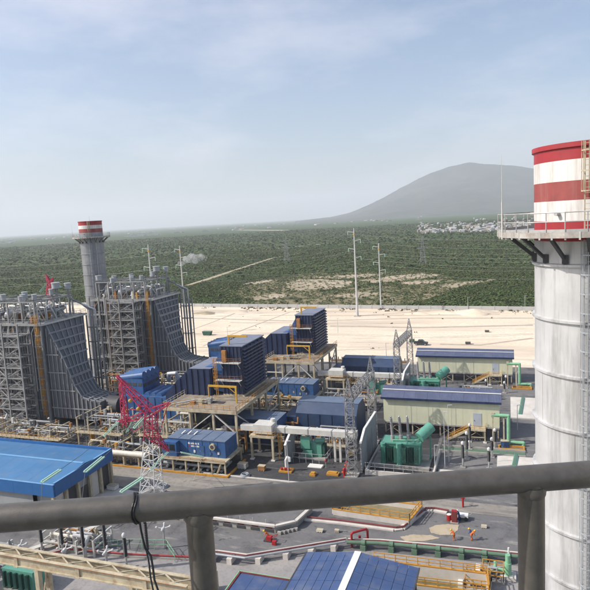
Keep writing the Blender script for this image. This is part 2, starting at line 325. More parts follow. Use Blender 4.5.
# pale field strips far out
for pts, wd in (([(237,230),(290,230.4),(350,228)], 60), ([(60,248),(150,240),(200,236)], 25), ([(0,243),(15,242)], 50), ([(125,236.5),(160,234.5)], 160), ([(30,262),(90,256)], 9), ([(205,256),(330,243)], 9), ([(440,247),(533,240)], 8)):
    strip('field', 'dirt_pale', [G(x, y, -0.3) for x, y in pts], wd, -0.31)
# ---------------- mountain
def mountain():
    prof = [(295,221),(330,217),(352,212),(375,202),(395,191),(412,182),(430,173.5),(445,168),(458,164),(470,162.5),(484,163.5),(500,164.5),(518,166),(534,168.5),(570,173),(620,180),(700,186),(800,196),(900,206)]
    D0 = 9000; xs = []; hs = []
    n = 260; m = 80; px = np.linspace(295, 900, n)
    py = np.interp(px, [p[0] for p in prof], [p[1] for p in prof])
    ridge = []
    for x, y in zip(px, py):
        d = ray(x, y); hd = math.hypot(d.x, d.y); ridge.append((d.x/hd*D0, d.y/hd*D0, H + d.z/hd*D0))
    b = MB(); ph = rng.uniform(0, 6.28, 24); fr = rng.uniform(1, 30, 24)
    for j in range(m+1):
        v = j/m*2-1                      # -1 near foot, 0 crest, 1 far foot
        for i, (x, y, z) in enumerate(ridge):
            hd = math.hypot(x, y); s = 1 + v*0.30
            fall = (1-abs(v))**(1.15 if v < 0 else 1.4)
            u = i/n
            nv = Vector((x*s/1400.0, y*s/1400.0, 0.3)); gul = MN.ridged_multi_fractal(nv, 0.9, 2.1, 6, 0.8, 2.0)-1.1
            zz = max(0, z)*fall*(1 + 0.22*gul*min(1, abs(v)*4)) + 10*MN.fractal(nv*9, 0.8, 2.0, 4)*min(1, max(0, z)/120) if z > 0 else -60
            b.v.append((x*s, y*s, zz-2 if abs(v) < 0.999 else -60))
    for j in range(m):
        for i in range(n-1): b.f.append((j*n+i, j*n+i+1, (j+1)*n+i+1, (j+1)*n+i))
    struct(b.build('mountain', 'mountain_soil', smooth=True))
mountain()
# ---------------- scrub: one mass of bushes nobody could count
def inpoly(x, y, poly):
    P = np.array(poly); r = np.zeros(len(x), bool); j = len(P)-1
    for i in range(len(P)):
        c = ((P[i,1] > y) != (P[j,1] > y)) & (x < (P[j,0]-P[i,0])*(y-P[i,1])/(P[j,1]-P[i,1]+1e-9)+P[i,0]); r ^= c; j = i
    return r
def vnoise(x, y, s, seed):
    a = np.sin(x*s*1.7+seed)*np.cos(y*s*1.3+seed*2.1)+np.sin((x+y)*s*0.9+seed*3.3)*0.7+np.cos((x*0.6-y)*s*2.3+seed)*0.5; return a/2.2
def scrub_mat():
    m = bpy.data.materials.new('scrub_leaves'); m.use_nodes = True; n = m.node_tree; K = n.links.new; b = n.nodes['Principled BSDF']; b.inputs['Roughness'].default_value = 0.8; b.inputs['Specular IOR Level'].default_value = 0.2
    a = n.nodes.new('ShaderNodeAttribute'); a.attribute_name = 'tint'; K(a.outputs['Color'], b.inputs['Base Color']); return m
SCM = scrub_mat()
def scrub(name, dmin, dmax, count, size, leaves, leaf, label):
    ang = rng.uniform(math.radians(-62), math.radians(22), count*3); d = np.sqrt(rng.uniform(dmin**2, dmax**2, count*3))
    x = np.sin(ang)*d; y = np.cos(ang)*d
    keep = (y > wallY(x)+6)
    dens = 0.72 + 0.45*vnoise(x, y, 0.012, 1.0) + 0.25*vnoise(x, y, 0.05, 2.0)
    for p in CLW: dens[inpoly(x, y, p)] *= 0.22
    for p in OLW: dens[inpoly(x, y, p)] *= 0.26
    tr = [G(q, r_) for q, r_ in ((188,285),(204,280),(228,272),(250,265),(272,258),(300,253))]
    for a, b_ in zip(tr[:-1], tr[1:]):
        ax, ay, bx_, by = a.x, a.y, b_.x, b_.y; L2 = (bx_-ax)**2+(by-ay)**2
        t = np.clip(((x-ax)*(bx_-ax)+(y-ay)*(by-ay))/L2, 0, 1); keep &= np.hypot(x-ax-t*(bx_-ax), y-ay-t*(by-ay)) > 4
    keep &= rng.uniform(0, 1, count*3) < dens
    x = x[keep][:count]; y = y[keep][:count]; N = len(x)
    near = np.clip(1.5-(y-wallY(x))/40, 0, 1)*0.5
    R = size*rng.lognormal(0, 0.25, N)*(1+near*0.5); Hh = R*rng.uniform(0.45, 0.85, N)
    base = np.array([(0.062,0.094,0.027),(0.052,0.084,0.025),(0.078,0.099,0.032),(0.044,0.070,0.023),(0.092,0.096,0.040)])
    pick = np.clip((rng.uniform(0, 5, N) + 1.2*vnoise(x, y, 0.02, 5.0)).astype(int), 0, 4)
    col = base[pick]*rng.uniform(0.85, 1.15, (N, 1))
    # leaf clumps: quads through the crown's volume
    Lv = leaves; c = np.repeat(np.stack([x, y, np.full(N, -0.35)], 1), Lv, 0); RR = np.repeat(R, Lv); HH = np.repeat(Hh, Lv)
    th = rng.uniform(0, 2*np.pi, N*Lv); u_ = rng.uniform(0, 1, N*Lv)**0.5; hz = rng.uniform(0.02, 1, N*Lv)
    rad = u_*np.sqrt(np.clip(1-(hz*0.9)**2, 0.05, 1))*RR
    c = c + np.stack([np.cos(th)*rad, np.sin(th)*rad, hz*HH], 1)
    nrm = np.stack([np.cos(th)*0.5, np.sin(th)*0.5, 0.7+hz], 1) + rng.normal(0, 0.33, (N*Lv, 3)); nrm /= np.linalg.norm(nrm, axis=1)[:, None]
    t1 = np.cross(nrm, rng.normal(0, 1, (N*Lv, 3))); t1 /= np.linalg.norm(t1, axis=1)[:, None]; t2 = np.cross(nrm, t1)
    s = (leaf*rng.uniform(0.6, 1.3, N*Lv)*RR/size)[:, None]
    V = np.stack([c-t1*s-t2*s*0.7, c+t1*s*1.1-t2*s*0.5, c+t1*s*0.8+t2*s, c-t1*s*0.9+t2*s*0.8], 1).reshape(-1, 3)
    nf = N*Lv; me = bpy.data.meshes.new(name); me.vertices.add(nf*4); me.vertices.foreach_set('co', V.astype(np.float32).ravel())
    me.loops.add(nf*4); me.loops.foreach_set('vertex_index', np.arange(nf*4, dtype=np.int32)); me.polygons.add(nf); me.polygons.foreach_set('loop_start', np.arange(0, nf*4, 4, dtype=np.int32))
    at = me.attributes.new('tint', 'FLOAT_COLOR', 'FACE'); cc = np.repeat(col, Lv, 0)*rng.uniform(0.8, 1.2, (nf, 1)); at.data.foreach_set('color', np.concatenate([cc, np.ones((nf, 1))], 1).astype(np.float32).ravel())
    me.update(); me.validate(); me.materials.append(SCM); o = bpy.data.objects.new(name, me); COL.objects.link(o); struct(o, 'stuff', label); o['category'] = 'scrub'; return o
scrub('scrub', 280, 520, 52000, 0.95, 9, 0.29, 'dense green thorn scrub growing just beyond the perimeter wall')
scrub('scrub', 520, 1000, 80000, 1.3, 4, 0.55, 'green thorn scrub covering the plain beyond the clearing')
scrub('scrub', 1000, 2600, 70000, 2.2, 2, 1.5, 'distant hazy scrub spreading across the plain')
# ---------------- far town: houses a few pixels each
hm = MB().prism([(-5,0),(5,0),(5,4),(0,5.6),(-5,4)], -6, 6).v, MB().prism([(-5,0),(5,0),(5,4),(0,5.6),(-5,4)], -6, 6).f
def far_house(p, sx, sy, sz, rz, m, label, group, cat='house', name='house'):
    me = far_house.cache.get(m)
    if me is None:
        me = bpy.data.meshes.new('house'); me.from_pydata(hm[0], [], hm[1]); me.update(); me.materials.append(M[m]); far_house.cache[m] = me
    o = bpy.data.objects.new(name, me); COL.objects.link(o); o.location = (p.x, p.y, -0.4); o.scale = (sx, sy, sz); o.rotation_euler = (0, 0, rz)
    return tag(o, label, cat, group)
far_house.cache = {}
for i in range(200):
    y = 213 + 20*random.random()**0.55*(1.0); x = random.uniform(418, 533)
    y = 218.5 + (y-213)*0.72 - (x-460)*0.03
    p = G(x, y, 0); k = 0.4+random.random()*0.6
    far_house(p, k, k, random.uniform(0.7, 1.3), random.random()*3, random.choice(['house_white','house_white','house_tan']), 'tiny pale house in the hazy town below the mountain', 'houses of the far town')
for i in range(120):
    x = random.uniform(0, 430); y = 232.5-0.056*x + random.uniform(4, 11)
    p = G(x, y, 0); k = random.uniform(1.0, 2.6)
    far_house(p, k*1.6, k, random.uniform(0.9, 1.6), random.random()*3, random.choice(['house_white','house_tan']), 'pale low building lost in haze along the far edge of the plain', 'buildings along the horizon', 'building', 'low_building')
for i, (x, y, sx, sy, lb) in enumerate([(8,243.5,4.5,3,'long white warehouse on the plain at the far left'),(137,236.5,9,3,'long white greenhouse row on the plain above the boiler houses'),(153,235.3,7,2.5,'white factory shed on the plain right of the greenhouse row'),(489,227,3,1.6,'wide pale warehouse at the edge of the far town')]):
    far_house(G(x, y, 0), sx, sy, 1.6, 0.3, 'house_white', lb, None, 'warehouse', 'warehouse')
# ---------------- perimeter wall: panels between posts
pw = thing('perimeter_wall', 'long pale concrete wall between the sandy yard and the green scrub', 'wall', (0, wallY(0), -0.1))
pm = MB().box(-2.9, 2.9, -0.1, 0.1, 0, 2.0).build('wall_panel', 'wall_concrete', None); pm.name = 'wall_panel'
pp = MB().box(-0.17, 0.17, -0.2, 0.2, 0, 2.15).build('wall_post', 'wall_concrete', None)
k = 0
for x in np.arange(-318, 120, 6.0):
    ang = math.atan(-0.083)
    for src, dx in ((pm, 3.0), (pp, 0.0)):
        o = src if k == 0 else src.copy()
        if k: COL.objects.link(o)
        o.parent = pw; xx = x+dx; o.location = (xx, wallY(xx)-wallY(0), random.uniform(-0.04, 0.04)); o.rotation_euler = (0, 0, ang)
    k += 1
def weeds():
    N = 520; x = rng.uniform(-190, 40, N); t_ = rng.exponential(3.0, N); y = wallY(x)-0.8-t_; far = rng.uniform(0, 1, N) < 0.07
    y[far] = rng.uniform(195, 288, far.sum()); ok = (np.sin(x*0.09)+np.sin(x*0.23+1) > -0.2) | far; x = x[ok]; y = y[ok]; V = []; Fc = []; b = MB()
    for i in range(len(x)):
        r = random.uniform(0.2, 0.8); 
        for k in range(5):
            a = random.uniform(0, 6.28); c = (x[i]+random.uniform(-r, r), y[i]+random.uniform(-r, r)*0.7); h = random.uniform(0.2, 0.7)*r*1.6
            b.add([(c[0]-0.35*r*math.cos(a), c[1]-0.35*r*math.sin(a), -0.06), (c[0]+0.35*r*math.cos(a), c[1]+0.35*r*math.sin(a), -0.06), (c[0]+0.3*r*math.cos(a+1), c[1]+0.3*r*math.sin(a+1), h-0.06), (c[0]-0.3*r*math.cos(a+0.6), c[1]-0.3*r*math.sin(a+0.6), h*0.8-0.06)], [(0,1,2,3)])
    o = b.build('weeds', 'weed_olive'); struct(o, 'stuff', 'sparse olive weeds and rubble along the wall and over the sand'); o['category'] = 'weeds'
mat('weed_olive', (0.10, 0.095, 0.05), 0.9, 0, 0.4, 0.2, None, 0.5, 0.4, False, 0, 20, None, 'World')
weeds()
# dirt heaps along the wall
def heap(p, r, h, label, m='sand'):
    b = MB(); n = 20
    for j in range(6):
        t = j/5
        for i in range(n):
            a = 2*math.pi*i/n; rr = r*(1-t)*(1+0.25*math.sin(3*a+r)+random.uniform(-.1, .1)); b.v.append((p.x+rr*math.cos(a)*1.8, p.y+rr*math.sin(a), -0.1+h*(t**0.8)*(1 if j < 5 else 0.97)))
    for j in range(5):
        for i in range(n): b.f.append((j*n+i, j*n+(i+1) % n, (j+1)*n+(i+1) % n, (j+1)*n+i))
    return tag(b.build('dirt_heap', m, smooth=True), label, 'dirt heap', 'dirt heaps in the yard')
heap(G(474,313.5), 6, 2.4, 'largest pale dirt heap against the perimeter wall at right')
heap(G(446,313), 4, 1.2, 'low dirt heap left of the largest heap by the wall')
heap(G(418,314), 3.5, 1.0, 'small pale dirt heap by the wall above the far shed')
heap(G(238,312), 4, 1.3, 'dirt heap by the wall left of the near air filter house')
heap(G(205,313.5), 4, 1.4, 'dirt heap by the wall beside the farther boiler house', 'dirt_pale')
heap(G(466,324.5), 2.0, 0.6, 'flat pale dirt heap on the sand in front of the wall')
for poly in ([(429,528),(436,525),(448,524),(459,525),(458,530),(452,535),(440,535),(431,533)],[(400,537),(412,534.5),(430,535),(440,538),(425,541),(405,541)]):
    struct(MB().sheet(wob(poly, 0.0, 0.05), 0.012).build('sand_patch', 'dirt_pale'))
# thin lamp posts in the sandy yard
for i, (x, y, y1, lb) in enumerate([(386.5,362,343,'thin lamp post at the sand edge left of the lattice gantry'),(338,333,318,'thin lamp post standing alone on the pale sand'),(228,340,327,'thin lamp post on the sand left of the near filter house'),(468,310,297,'thin utility pole behind the wall above the dirt heap'),(525,309,295.5,'thin utility pole behind the wall beside the near chimney'),(381.5,309,300,'short utility pole behind the wall below the farther tall pole'),(393,308.5,297,'short utility pole behind the wall right of the farther tall pole')]):
    p = G(x, y); h = H - 0 if False else (GY(x, y1, p.y).z)
    t = thing('lamp_post', lb, 'pole', (p.x, p.y, -0.3), 'thin posts in the yard')
    MB().tube((p.x,p.y,-0.4),(p.x,p.y,h),0.11,8,0.07).build('pole','pole_grey',t,True)
    MB().beam((p.x-0.1,p.y,h-0.1),(p.x+1.0,p.y,h),0.14,0.1).build('lamp_head','pole_grey',t)
# ================================================================== CHIMNEYS
def chimney(cx, cy_, R, label, zdeck, zs, ladder_ang, rod_angs, n=64, shell='stack_shell', bands=('red_band','white_band','faded_red_band','white_band','red_band')):
    """zs: heights of the paint bands, from the rim downwards"""
    t = thing('chimney', label, 'chimney', (cx, cy_, 0))
    top, b1, b2, b3, b4, b5, r0 = zs
    MB().lathe(cx, cy_, [(R,-0.1),(R,b5)], n).build('shell', shell, t, True)
    for a, b, m in ((b5,b4,bands[0]),(b4,b3,bands[1]),(b3,b2,bands[2]),(b2,b1,bands[3]),(b1,top,bands[4])):
        MB().lathe(cx, cy_, [(R+0.012,a),(R+0.012,b)], n).build('painted_band', m, t, True)
    MB().lathe(cx, cy_, [(R-0.3,top-1.5),(R-0.3,top+0.02),(R+0.13,top+0.02),(R+0.13,top-0.25),(R,top-0.3)], n).build('rim', 'red_band', t, True)
    MB().lathe(cx, cy_, [(R-0.3,top-1.5),(0.01,top-1.5)], n).build('flue_mouth', 'dark_steel', t)
    def P0(a): return Vector((cx+(R-0.012)*math.cos(a), cy_+(R-0.012)*math.sin(a), 0))
    z = r0
    while z > 1:
        MB().lathe(cx, cy_, [(R,z-0.10),(R+0.16,z-0.09),(R+0.17,z+0.05),(R,z+0.10)], n).build('flange_ring', shell, t, True)
        for q in range(3):
            a = (q*2.1+z*1.7) % 6.283; c = P0(a); bx('plate_seam', shell, t, c.x-0.03, c.x+0.03, c.y-0.03, c.y+0.03, z-3.2, z-0.1)
        z -= 3.3
    Ro = R+2.15; N = 16
    def P(a, r, z): return Vector((cx+r*math.cos(a), cy_+r*math.sin(a), z))
    deck = MB().ring(cx, cy_, R+0.03, Ro, zdeck-0.06, zdeck, N).build('platform_deck', 'galvanised', t)
    MB().ring(cx, cy_, Ro, Ro+0.07, zdeck-0.3, zdeck+0.02, N).build('edge_beam', 'rim_steel', t)
    for k in range(48):
        a = 2*math.pi*k/48; c = P(a, Ro*math.cos(math.pi/N)+0.07, 0)
        bm_('edge_stiffener', 'white_steel', t, (c.x, c.y, zdeck-0.40), (c.x, c.y, zdeck+0.05), 0.09)
    tr = MB()
    for k in range(N):
        a, b = 2*math.pi*k/N, 2*math.pi*(k+1)/N
        for h in (1.1, 0.6): tr.tube(P(a,Ro,zdeck+h), P(b,Ro,zdeck+h), 0.035, 6)
        tr.beam(P(a,Ro-0.02,zdeck+0.1), P(b,Ro-0.02,zdeck+0.1), 0.015, 0.16)
    tr.build('guard_rail', 'galvanised', t)
    for k in range(N*2):
        a = 2*math.pi*k/(N*2); r = Ro if k % 2 == 0 else Ro*math.cos(math.pi/N)
        MB().tube(P(a,r,zdeck), P(a,r,zdeck+1.1), 0.03, 6).build('rail_post', 'galvanised', t)
    for k in range(N):
        a = 2*math.pi*(k+0.5)/N
        bm_('bracket', 'dark_steel', t, P(a,Ro-0.35,zdeck-0.15), P(a,R+0.05,r0+0.35), 0.2, 0.16)
        bm_('bracket_arm', 'dark_steel', t, P(a,Ro-0.05,zdeck-0.17), P(a,R,zdeck-0.17), 0.12, 0.2)
        bx('bracket_shoe', 'dark_steel', t, *(lambda c: (c.x-0.16,c.x+0.16,c.y-0.16,c.y+0.16,r0+0.12,r0+0.62))(P(a,R+0.05,0)))
    for a in rod_angs:
        MB().tube(P(a,Ro+0.02,zdeck-0.4), P(a,Ro+0.02,zdeck+1.9), 0.05, 8, 0.04).tube(P(a,Ro+0.02,zdeck+1.9), P(a,Ro+0.02,zdeck+4.7), 0.025, 6, 0.008).build('lightning_rod', 'white_steel', t)
    a = ladder_ang+0.12; MB().tube(P(a,R-0.1,top-0.3), P(a,R-0.1,top+1.6), 0.03, 6, 0.01).build('lightning_rod', 'wire', t)
    # ladder above and below the platform
    ca, sa = math.cos(ladder_ang), math.sin(ladder_ang); tx, ty = -sa, ca
    for z0, z1, m in ((zdeck, top-0.02, 'cream_steel'), (0, zdeck-0.5, 'silencer_grey')):
        ld = MB()
        for s in (-0.25, 0.25):
            c = P(ladder_ang, R+0.28, 0) + Vector((tx*s, ty*s, 0)); ld.beam((c.x,c.y,z0), (c.x,c.y,z1), 0.07)
        z = z0+0.3
        while z < z1:
            c = P(ladder_ang, R+0.28, z); ld.beam(c-Vector((tx,ty,0))*0.25, c+Vector((tx,ty,0))*0.25, 0.03); z += 0.3
        z = z0+2.2
        while z < z1:
            for k in range(8):
                a0, a1 = math.pi*(k/8-0.5), math.pi*((k+1)/8-0.5)
                def Q(q): return P(ladder_ang, R+0.3+0.42*math.cos(q), z)+Vector((tx,ty,0))*0.42*math.sin(q)
                ld.beam(Q(a0), Q(a1), 0.04, 0.07)
            z += 1.1
        for k in range(5):
            q = math.pi*(k/4-0.5); c = P(ladder_ang, R+0.3+0.42*math.cos(q), 0)+Vector((tx,ty,0))*0.42*math.sin(q)
            ld.beam((c.x,c.y,z0+2.2),(c.x,c.y,z1), 0.035)
        ld.build('caged_ladder', m, t)
    # cable tray, sampling ports
    c = P(ladder_ang+0.45, R+0.15, 0); MB().box(c.x-0.09,c.x+0.09,c.y-0.09,c.y+0.09,0,zdeck).build('cable_tray','galvanised',t)
    for q in (0.5, 1.6, 2.7, 3.8):
        MB().tube(P(ladder_ang-q,R-0.05,zdeck+1.0), P(ladder_ang-q,R+0.3,zdeck+1.0), 0.12, 10).build('sampling_port', 'galvanised', t)
    return t
CX, CY_ = 5.12, 40.6
def zN(y): return GY(536, y, 40.6).z
chimney(CX, CY_, 3.5, 'large pale steel chimney with red and white bands close at right edge', 46.45, [zN(150), zN(165.4), zN(184.7), zN(202.5), zN(221), zN(240), zN(262)], math.radians(-102), [math.radians(198)])
chimney(-125.3, 159, 3.6, 'distant slim steel chimney with red white top between the boiler houses', 45.9, [50.9,49.6,48.5,47.3,46.6,45.4,43.9], math.radians(-60), [math.radians(205)], 40, 'stack_grey', ('stack_grey','stack_grey','faded_red_band','white_band','red_band'))

# ================================================================== BOILER HOUSES
def boiler(xe, ys, roof, prof, label, steam):
    """heat recovery boiler: casing west of xe, flared inlet duct to the east, stair tower in front"""
    Ln, Wd = 21.0, 15.0; yn = ys+Wd; xw = xe-Ln
    t = thing('boiler_house', label, 'boiler', (xe-8, ys+Wd/2, 0))
    bx('casing', 'slate_steel', t, xw, xe, ys, yn, 1.2, roof-0.4)
    bx('foundation', 'concrete', t, xw-0.5, xe+0.5, ys-0.6, yn+0.6, -0.1, 1.2)
    # columns and girts on the long south face and the west end
    for i in range(6):
        x = xe-0.3-i*Ln/5.2
        bx('column', 'slate_frame', t, x-0.22, x+0.22, ys-0.42, ys-0.003, 0, roof)
        bx('column', 'slate_frame', t, x-0.22, x+0.22, yn+0.003, yn+0.4, 0, roof)
    z = 3.6
    while z < roof-1:
        bx('girt', 'slate_rib', t, xw, xe-0.6, ys-0.24, ys-0.004, z-0.12, z+0.12); z += 2.75
    for i in range(24):
        x = xw+0.5+i*Ln/24.5
        bx('rib', 'slate_rib', t, x-0.05, x+0.05, ys-0.15, ys-0.006, 1.3, roof-0.5)
    # flared inlet duct
    P = [(xe+dx, z) for dx, z in prof]
    poly = [(xe-0.05, 1.6)] + [(xe-0.05, P[0][1])] + P[1:] + [(P[-1][0], 2.0)]
    y0, y1 = ys+0.6, yn-0.6
    zk = P[0][1]*0.52
    def yN(z): return y1 - (y1-y0-7.4)*min(1.0, max(0.0, (P[0][1]-z)/(P[0][1]-zk)))
    b = MB(); n_ = len(P)
    for (x, z) in P: b.v += [(x,y0,z),(x,yN(z),z),(x,y0,1.8),(x,yN(z),1.8)]
    for i in range(n_-1):
        a = 4*i; c = a+4; b.f += [(a,a+1,c+1,c),(a,c,c+2,a+2),(a+1,a+3,c+3,c+1),(a+2,c+2,c+3,a+3)]
    b.f += [(0,2,3,1),(4*n_-4,4*n_-3,4*n_-1,4*n_-2)]; b.build('inlet_duct', 'slate_steel', t)
    def zat(x):
        for (a, za), (b, zb) in zip(P[:-1], P[1:]):
            if a <= x <= b: return za+(zb-za)*(x-a)/(b-a)
        return P[-1][1]
    nr = 7
    for k in range(nr):
        b = MB(); u = 0.02+0.96*k/(nr-1)
        for (a, za), (c, zc) in zip(P[:-1], P[1:]): b.beam((a+0.1,y0+(yN(za)-y0)*u,za+0.1), (c+0.1,y0+(yN(zc)-y0)*u,zc+0.1), 0.16, 0.34)
        b.build('slope_rib', 'slate_rib', t)
    pts = []
    for (a, za), (c, zc) in zip(P[:-1], P[1:]):
        L_ = math.hypot(c-a, zc-za); n = max(1, int(L_/1.75))
        for i in range(n): pts.append((a+(c-a)*i/n, za+(zc-za)*i/n))
    for i, (x, z) in enumerate(pts):
        bm_('cross_rib', 'slate_frame' if i % 3 == 0 else 'slate_rib', t, (x+0.14,y0-0.1,z+0.14), (x+0.14,yN(z)+0.1,z+0.14), 0.22 if i % 3 else 0.34, 0.4 if i % 3 else 0.6)
    nx = 12; xm = P[-1][0]-0.2
    for i in range(nx):
        x = xe+0.5+(xm-xe-0.5)*i/(nx-1)
        bx('side_rib', 'slate_rib', t, x-0.09, x+0.09, y0-0.26, y0-0.004, 2.0, zat(x)-0.1)
    for z in (4.5, 9.0, 13.5, 18.0):
        xr = max([x for x in np.linspace(xe, xm, 60) if zat(x) > z+0.2] or [xe+0.5])
        bx('side_girt', 'slate_frame', t, xe, xr, y0-0.34, y0-0.29, z-0.14, z+0.14)
    # expansion joint collar to the turbine
    xr = P[-1][0]; zc = (P[-1][1]+2.0)/2
    MB().tube((xr-0.1,y0+3.7,zc+0.4), (xr+3.2,y0+3.7,zc+0.4), 2.5, 20, 2.3).build('exhaust_joint', 'dark_steel', t, True)
    # stair tower of two bays
    xa, xb, xc = xe-13.2, xe-8.6, xe-3.6; ya, yb = ys-4.4, ys-0.6; fh = 2.62
    for x in (xa, xb, xc):
        for y in (ya, yb): bx('tower_column', 'slate_frame', t, x-0.17, x+0.17, y-0.17, y+0.17, 0, roof+0.6)
    nfl = int(roof/fh)
    for f in range(1, nfl+1):
        z = f*fh
        b = MB(); b.box(xa, xb, yb-1.25, yb, z-0.09, z).box(xa, xa+1.0, ya, yb-1.25, z-0.09, z).box(xb-0.5, xb, ya, yb-1.25, z-0.09, z); b.build('landing', 'slate_frame', t)
        b = MB(); b.box(xb+0.2, xc-0.2, ya+0.1, ya+1.8, z-0.09, z).box(xb+0.2, xc-0.2, yb-0.9, yb, z-0.09, z); b.build('landing', 'slate_frame', t)
        b = MB()
        for y in (ya, yb): b.beam((xa,y,z-0.14),(xc,y,z-0.14),0.16,0.28)
        for x in (xa, xb, xc): b.beam((x,ya,z-0.14),(x,yb,z-0.14),0.14,0.26)
        b.build('floor_beam', 'slate_frame', t)
        # stair flights: zigzag
        for (x0, x1, off) in ((xa+1.0, xb-0.6, 0), (xb+0.5, xc-0.5, 1)):
            s0, s1 = (x0, x1) if (f+off) % 2 else (x1, x0)
            b = MB(); yy = ya+0.35
            for y in (yy, yy+0.9): b.beam((s0,y,z-fh+0.05),(s1,y,z+0.05),0.06,0.24); b.beam((s0,y,z-fh+1.0),(s1,y,z+1.0),0.05)
            for k in range(10):
                u = (k+0.5)/10; b.box(min(s0+(s1-s0)*u-0.12, s0+(s1-s0)*u+0.12), max(s0+(s1-s0)*u-0.12, s0+(s1-s0)*u+0.12), yy, yy+0.9, z-fh+fh*u, z-fh+fh*u+0.04)
            b.build('stair_flight', 'pipe_lagging' if off == 0 else 'slate_frame', t)
        b = MB(); b.rail([(xa,ya,z),(xa,yb,z)], 1.05, 1.3, 0.05); b.rail([(xa,ya,z),(xc,ya,z)], 1.05, 1.4, 0.05); b.rail([(xc,ya,z),(xc,yb,z)], 1.05, 1.3, 0.05); b.build('stair_railing', 'slate_frame', t)
        bm_('brace', 'slate_rib', t, (xb, ya-0.02, z-fh), (xc, ya-0.02, z-0.3), 0.12)
        bm_('brace', 'slate_rib', t, (xc, ya-0.03, z-fh), ((xb+xc)/2, ya-0.03, z-fh/2), 0.10)
    # second frame west of the stairs, with pipes
    for x in (xe-20.5, xe-17):
        bx('tower_column', 'slate_frame', t, x-0.2, x+0.2, ys-3.0, ys-2.6, 0, roof+1)
    for f in range(1, 6):
        z = f*roof/6; bm_('floor_beam', 'slate_frame', t, (xe-20.5,ys-2.8,z), (xe-17,ys-2.8,z), 0.2, 0.3)
        bx('landing', 'slate_frame', t, xe-20.5, xe-13.4, ys-2.6, ys-0.45, z-0.1, z)
        MB().rail([(xe-20.5,ys-2.55,z),(xe-13.4,ys-2.55,z)], 1.05, 1.4, 0.05).build('walkway_railing', 'slate_frame', t)
        bm_('brace', 'slate_rib', t, (xe-20.5,ys-2.8,z), (xe-17,ys-2.8,z+roof/6), 0.12)
    for k, x in enumerate((xe-16.3, xe-15.3, xe-14.4)):
        MB().tube((x,ys-1.0,1),(x,ys-1.0,roof+1-k),0.28,10).build('riser_pipe', 'pipe_lagging' if k != 1 else 'rust_orange', t, True)
    # roof: deck edge, walkways, penthouse frame
    bx('roof_deck', 'slate_frame', t, xw-0.8, xe+0.4, ys-0.9, yn+0.9, roof-0.38, roof)
    for y in (ys-1.0, yn+1.0): bm_('roof_edge', 'slate_frame', t, (xw-0.8,y,roof-0.2), (xe+0.5,y,roof-0.2), 0.2, 0.5)
    bm_('roof_edge', 'pipe_lagging', t, (xe+0.55,ys-1.0,roof-0.2), (xe+0.55,yn+1.0,roof-0.2), 0.2, 0.5)
    bm_('roof_edge', 'slate_frame', t, (xw-0.9,ys-1.0,roof-0.2), (xw-0.9,yn+1.0,roof-0.2), 0.2, 0.5)
    MB().rail([(xw-0.8,ys-0.9,roof),(xe+0.4,ys-0.9,roof),(xe+0.4,yn+0.9,roof),(xw-0.8,yn+0.9,roof)], 1.15, 1.8, 0.06, True).build('roof_railing', 'slate_frame', t)
    ph = 5.2
    xs_ = [xw+1, xw+5.5, xw+10, xw+14.5, xw+18.5]; ysx = [ys+0.6, ys+Wd/2, yn-0.6]
    for x in xs_:
        for y in ysx: bx('roof_column', 'slate_frame', t, x-0.17, x+0.17, y-0.17, y+0.17, roof, roof+ph)
        b = MB().beam((x,ysx[0],roof+ph),(x,ysx[2],roof+ph),0.25,0.35); b.build('roof_beam', 'slate_frame', t)
    for y in ysx: bm_('roof_beam', 'slate_frame', t, (xs_[0],y,roof+ph), (xs_[-1],y,roof+ph), 0.24, 0.3)
    for i in range(4):
        bm_('brace', 'slate_frame', t, (xs_[i],ysx[0],roof+0.1), (xs_[i+1],ysx[0],roof+ph-0.1), 0.12)
    # drums
    for i, (x, r) in enumerate(((xw+4, 0.8), (xw+9, 0.95), (xw+16, 0.75))):
        b = MB(); b.tube((x,ys+1.5,roof+1.9),(x,yn-1.5,roof+1.9),r,16); b.ball((x,ys+1.5,roof+1.9),r,12); b.ball((x,yn-1.5,roof+1.9),r,12); b.build('steam_drum', 'pipe_lagging' if i else 'silencer_grey', t, True)
        for y in (ys+3.5, yn-3.5): bx('drum_saddle', 'slate_frame', t, x-0.5, x+0.5, y-0.3, y+0.3, roof, roof+1.2)
        for j in range(5):
            y = ys+2+j*2.6; MB().path([(x,y,roof+2.6),(x+0.2,y,roof+3.4),(x+2.0,y,roof+3.3),(x+2.1,y,roof)], 0.13, 6).build('riser_pipe', 'pipe_lagging', t, True)
    # silencers on stub pipes above the frame
    for i, (dx, fy, h, r) in enumerate(((1.5,0.1,6.4,0.9),(5.0,0.3,5.9,0.7),(7.0,0.05,5.6,0.65),(9.3,0.5,6.1,0.7),(11.5,0.3,5.8,0.65),(13.0,0.15,5.6,0.6),(14.5,0.35,5.7,0.6),(15.4,0.7,6.4,0.6),(16.3,0.75,8.0,1.0),(18.3,0.9,7.6,0.8))):
        x, y = xw+dx, ys+Wd*fy; z = roof+h
        s = MB().tube((x,y,roof+0.02),(x,y,z-0.6),0.28,10).build('vent_pipe', 'slate_frame', t, True)
        s = MB().tube((x,y,z-0.6),(x,y,z+0.75),r,16).build('vent_silencer', 'silencer_grey', t, True)
        MB().tube((x,y,z+0.75),(x,y,z+0.95),r*1.12,16,r*1.12).build('cap', 'pipe_lagging', s, True)
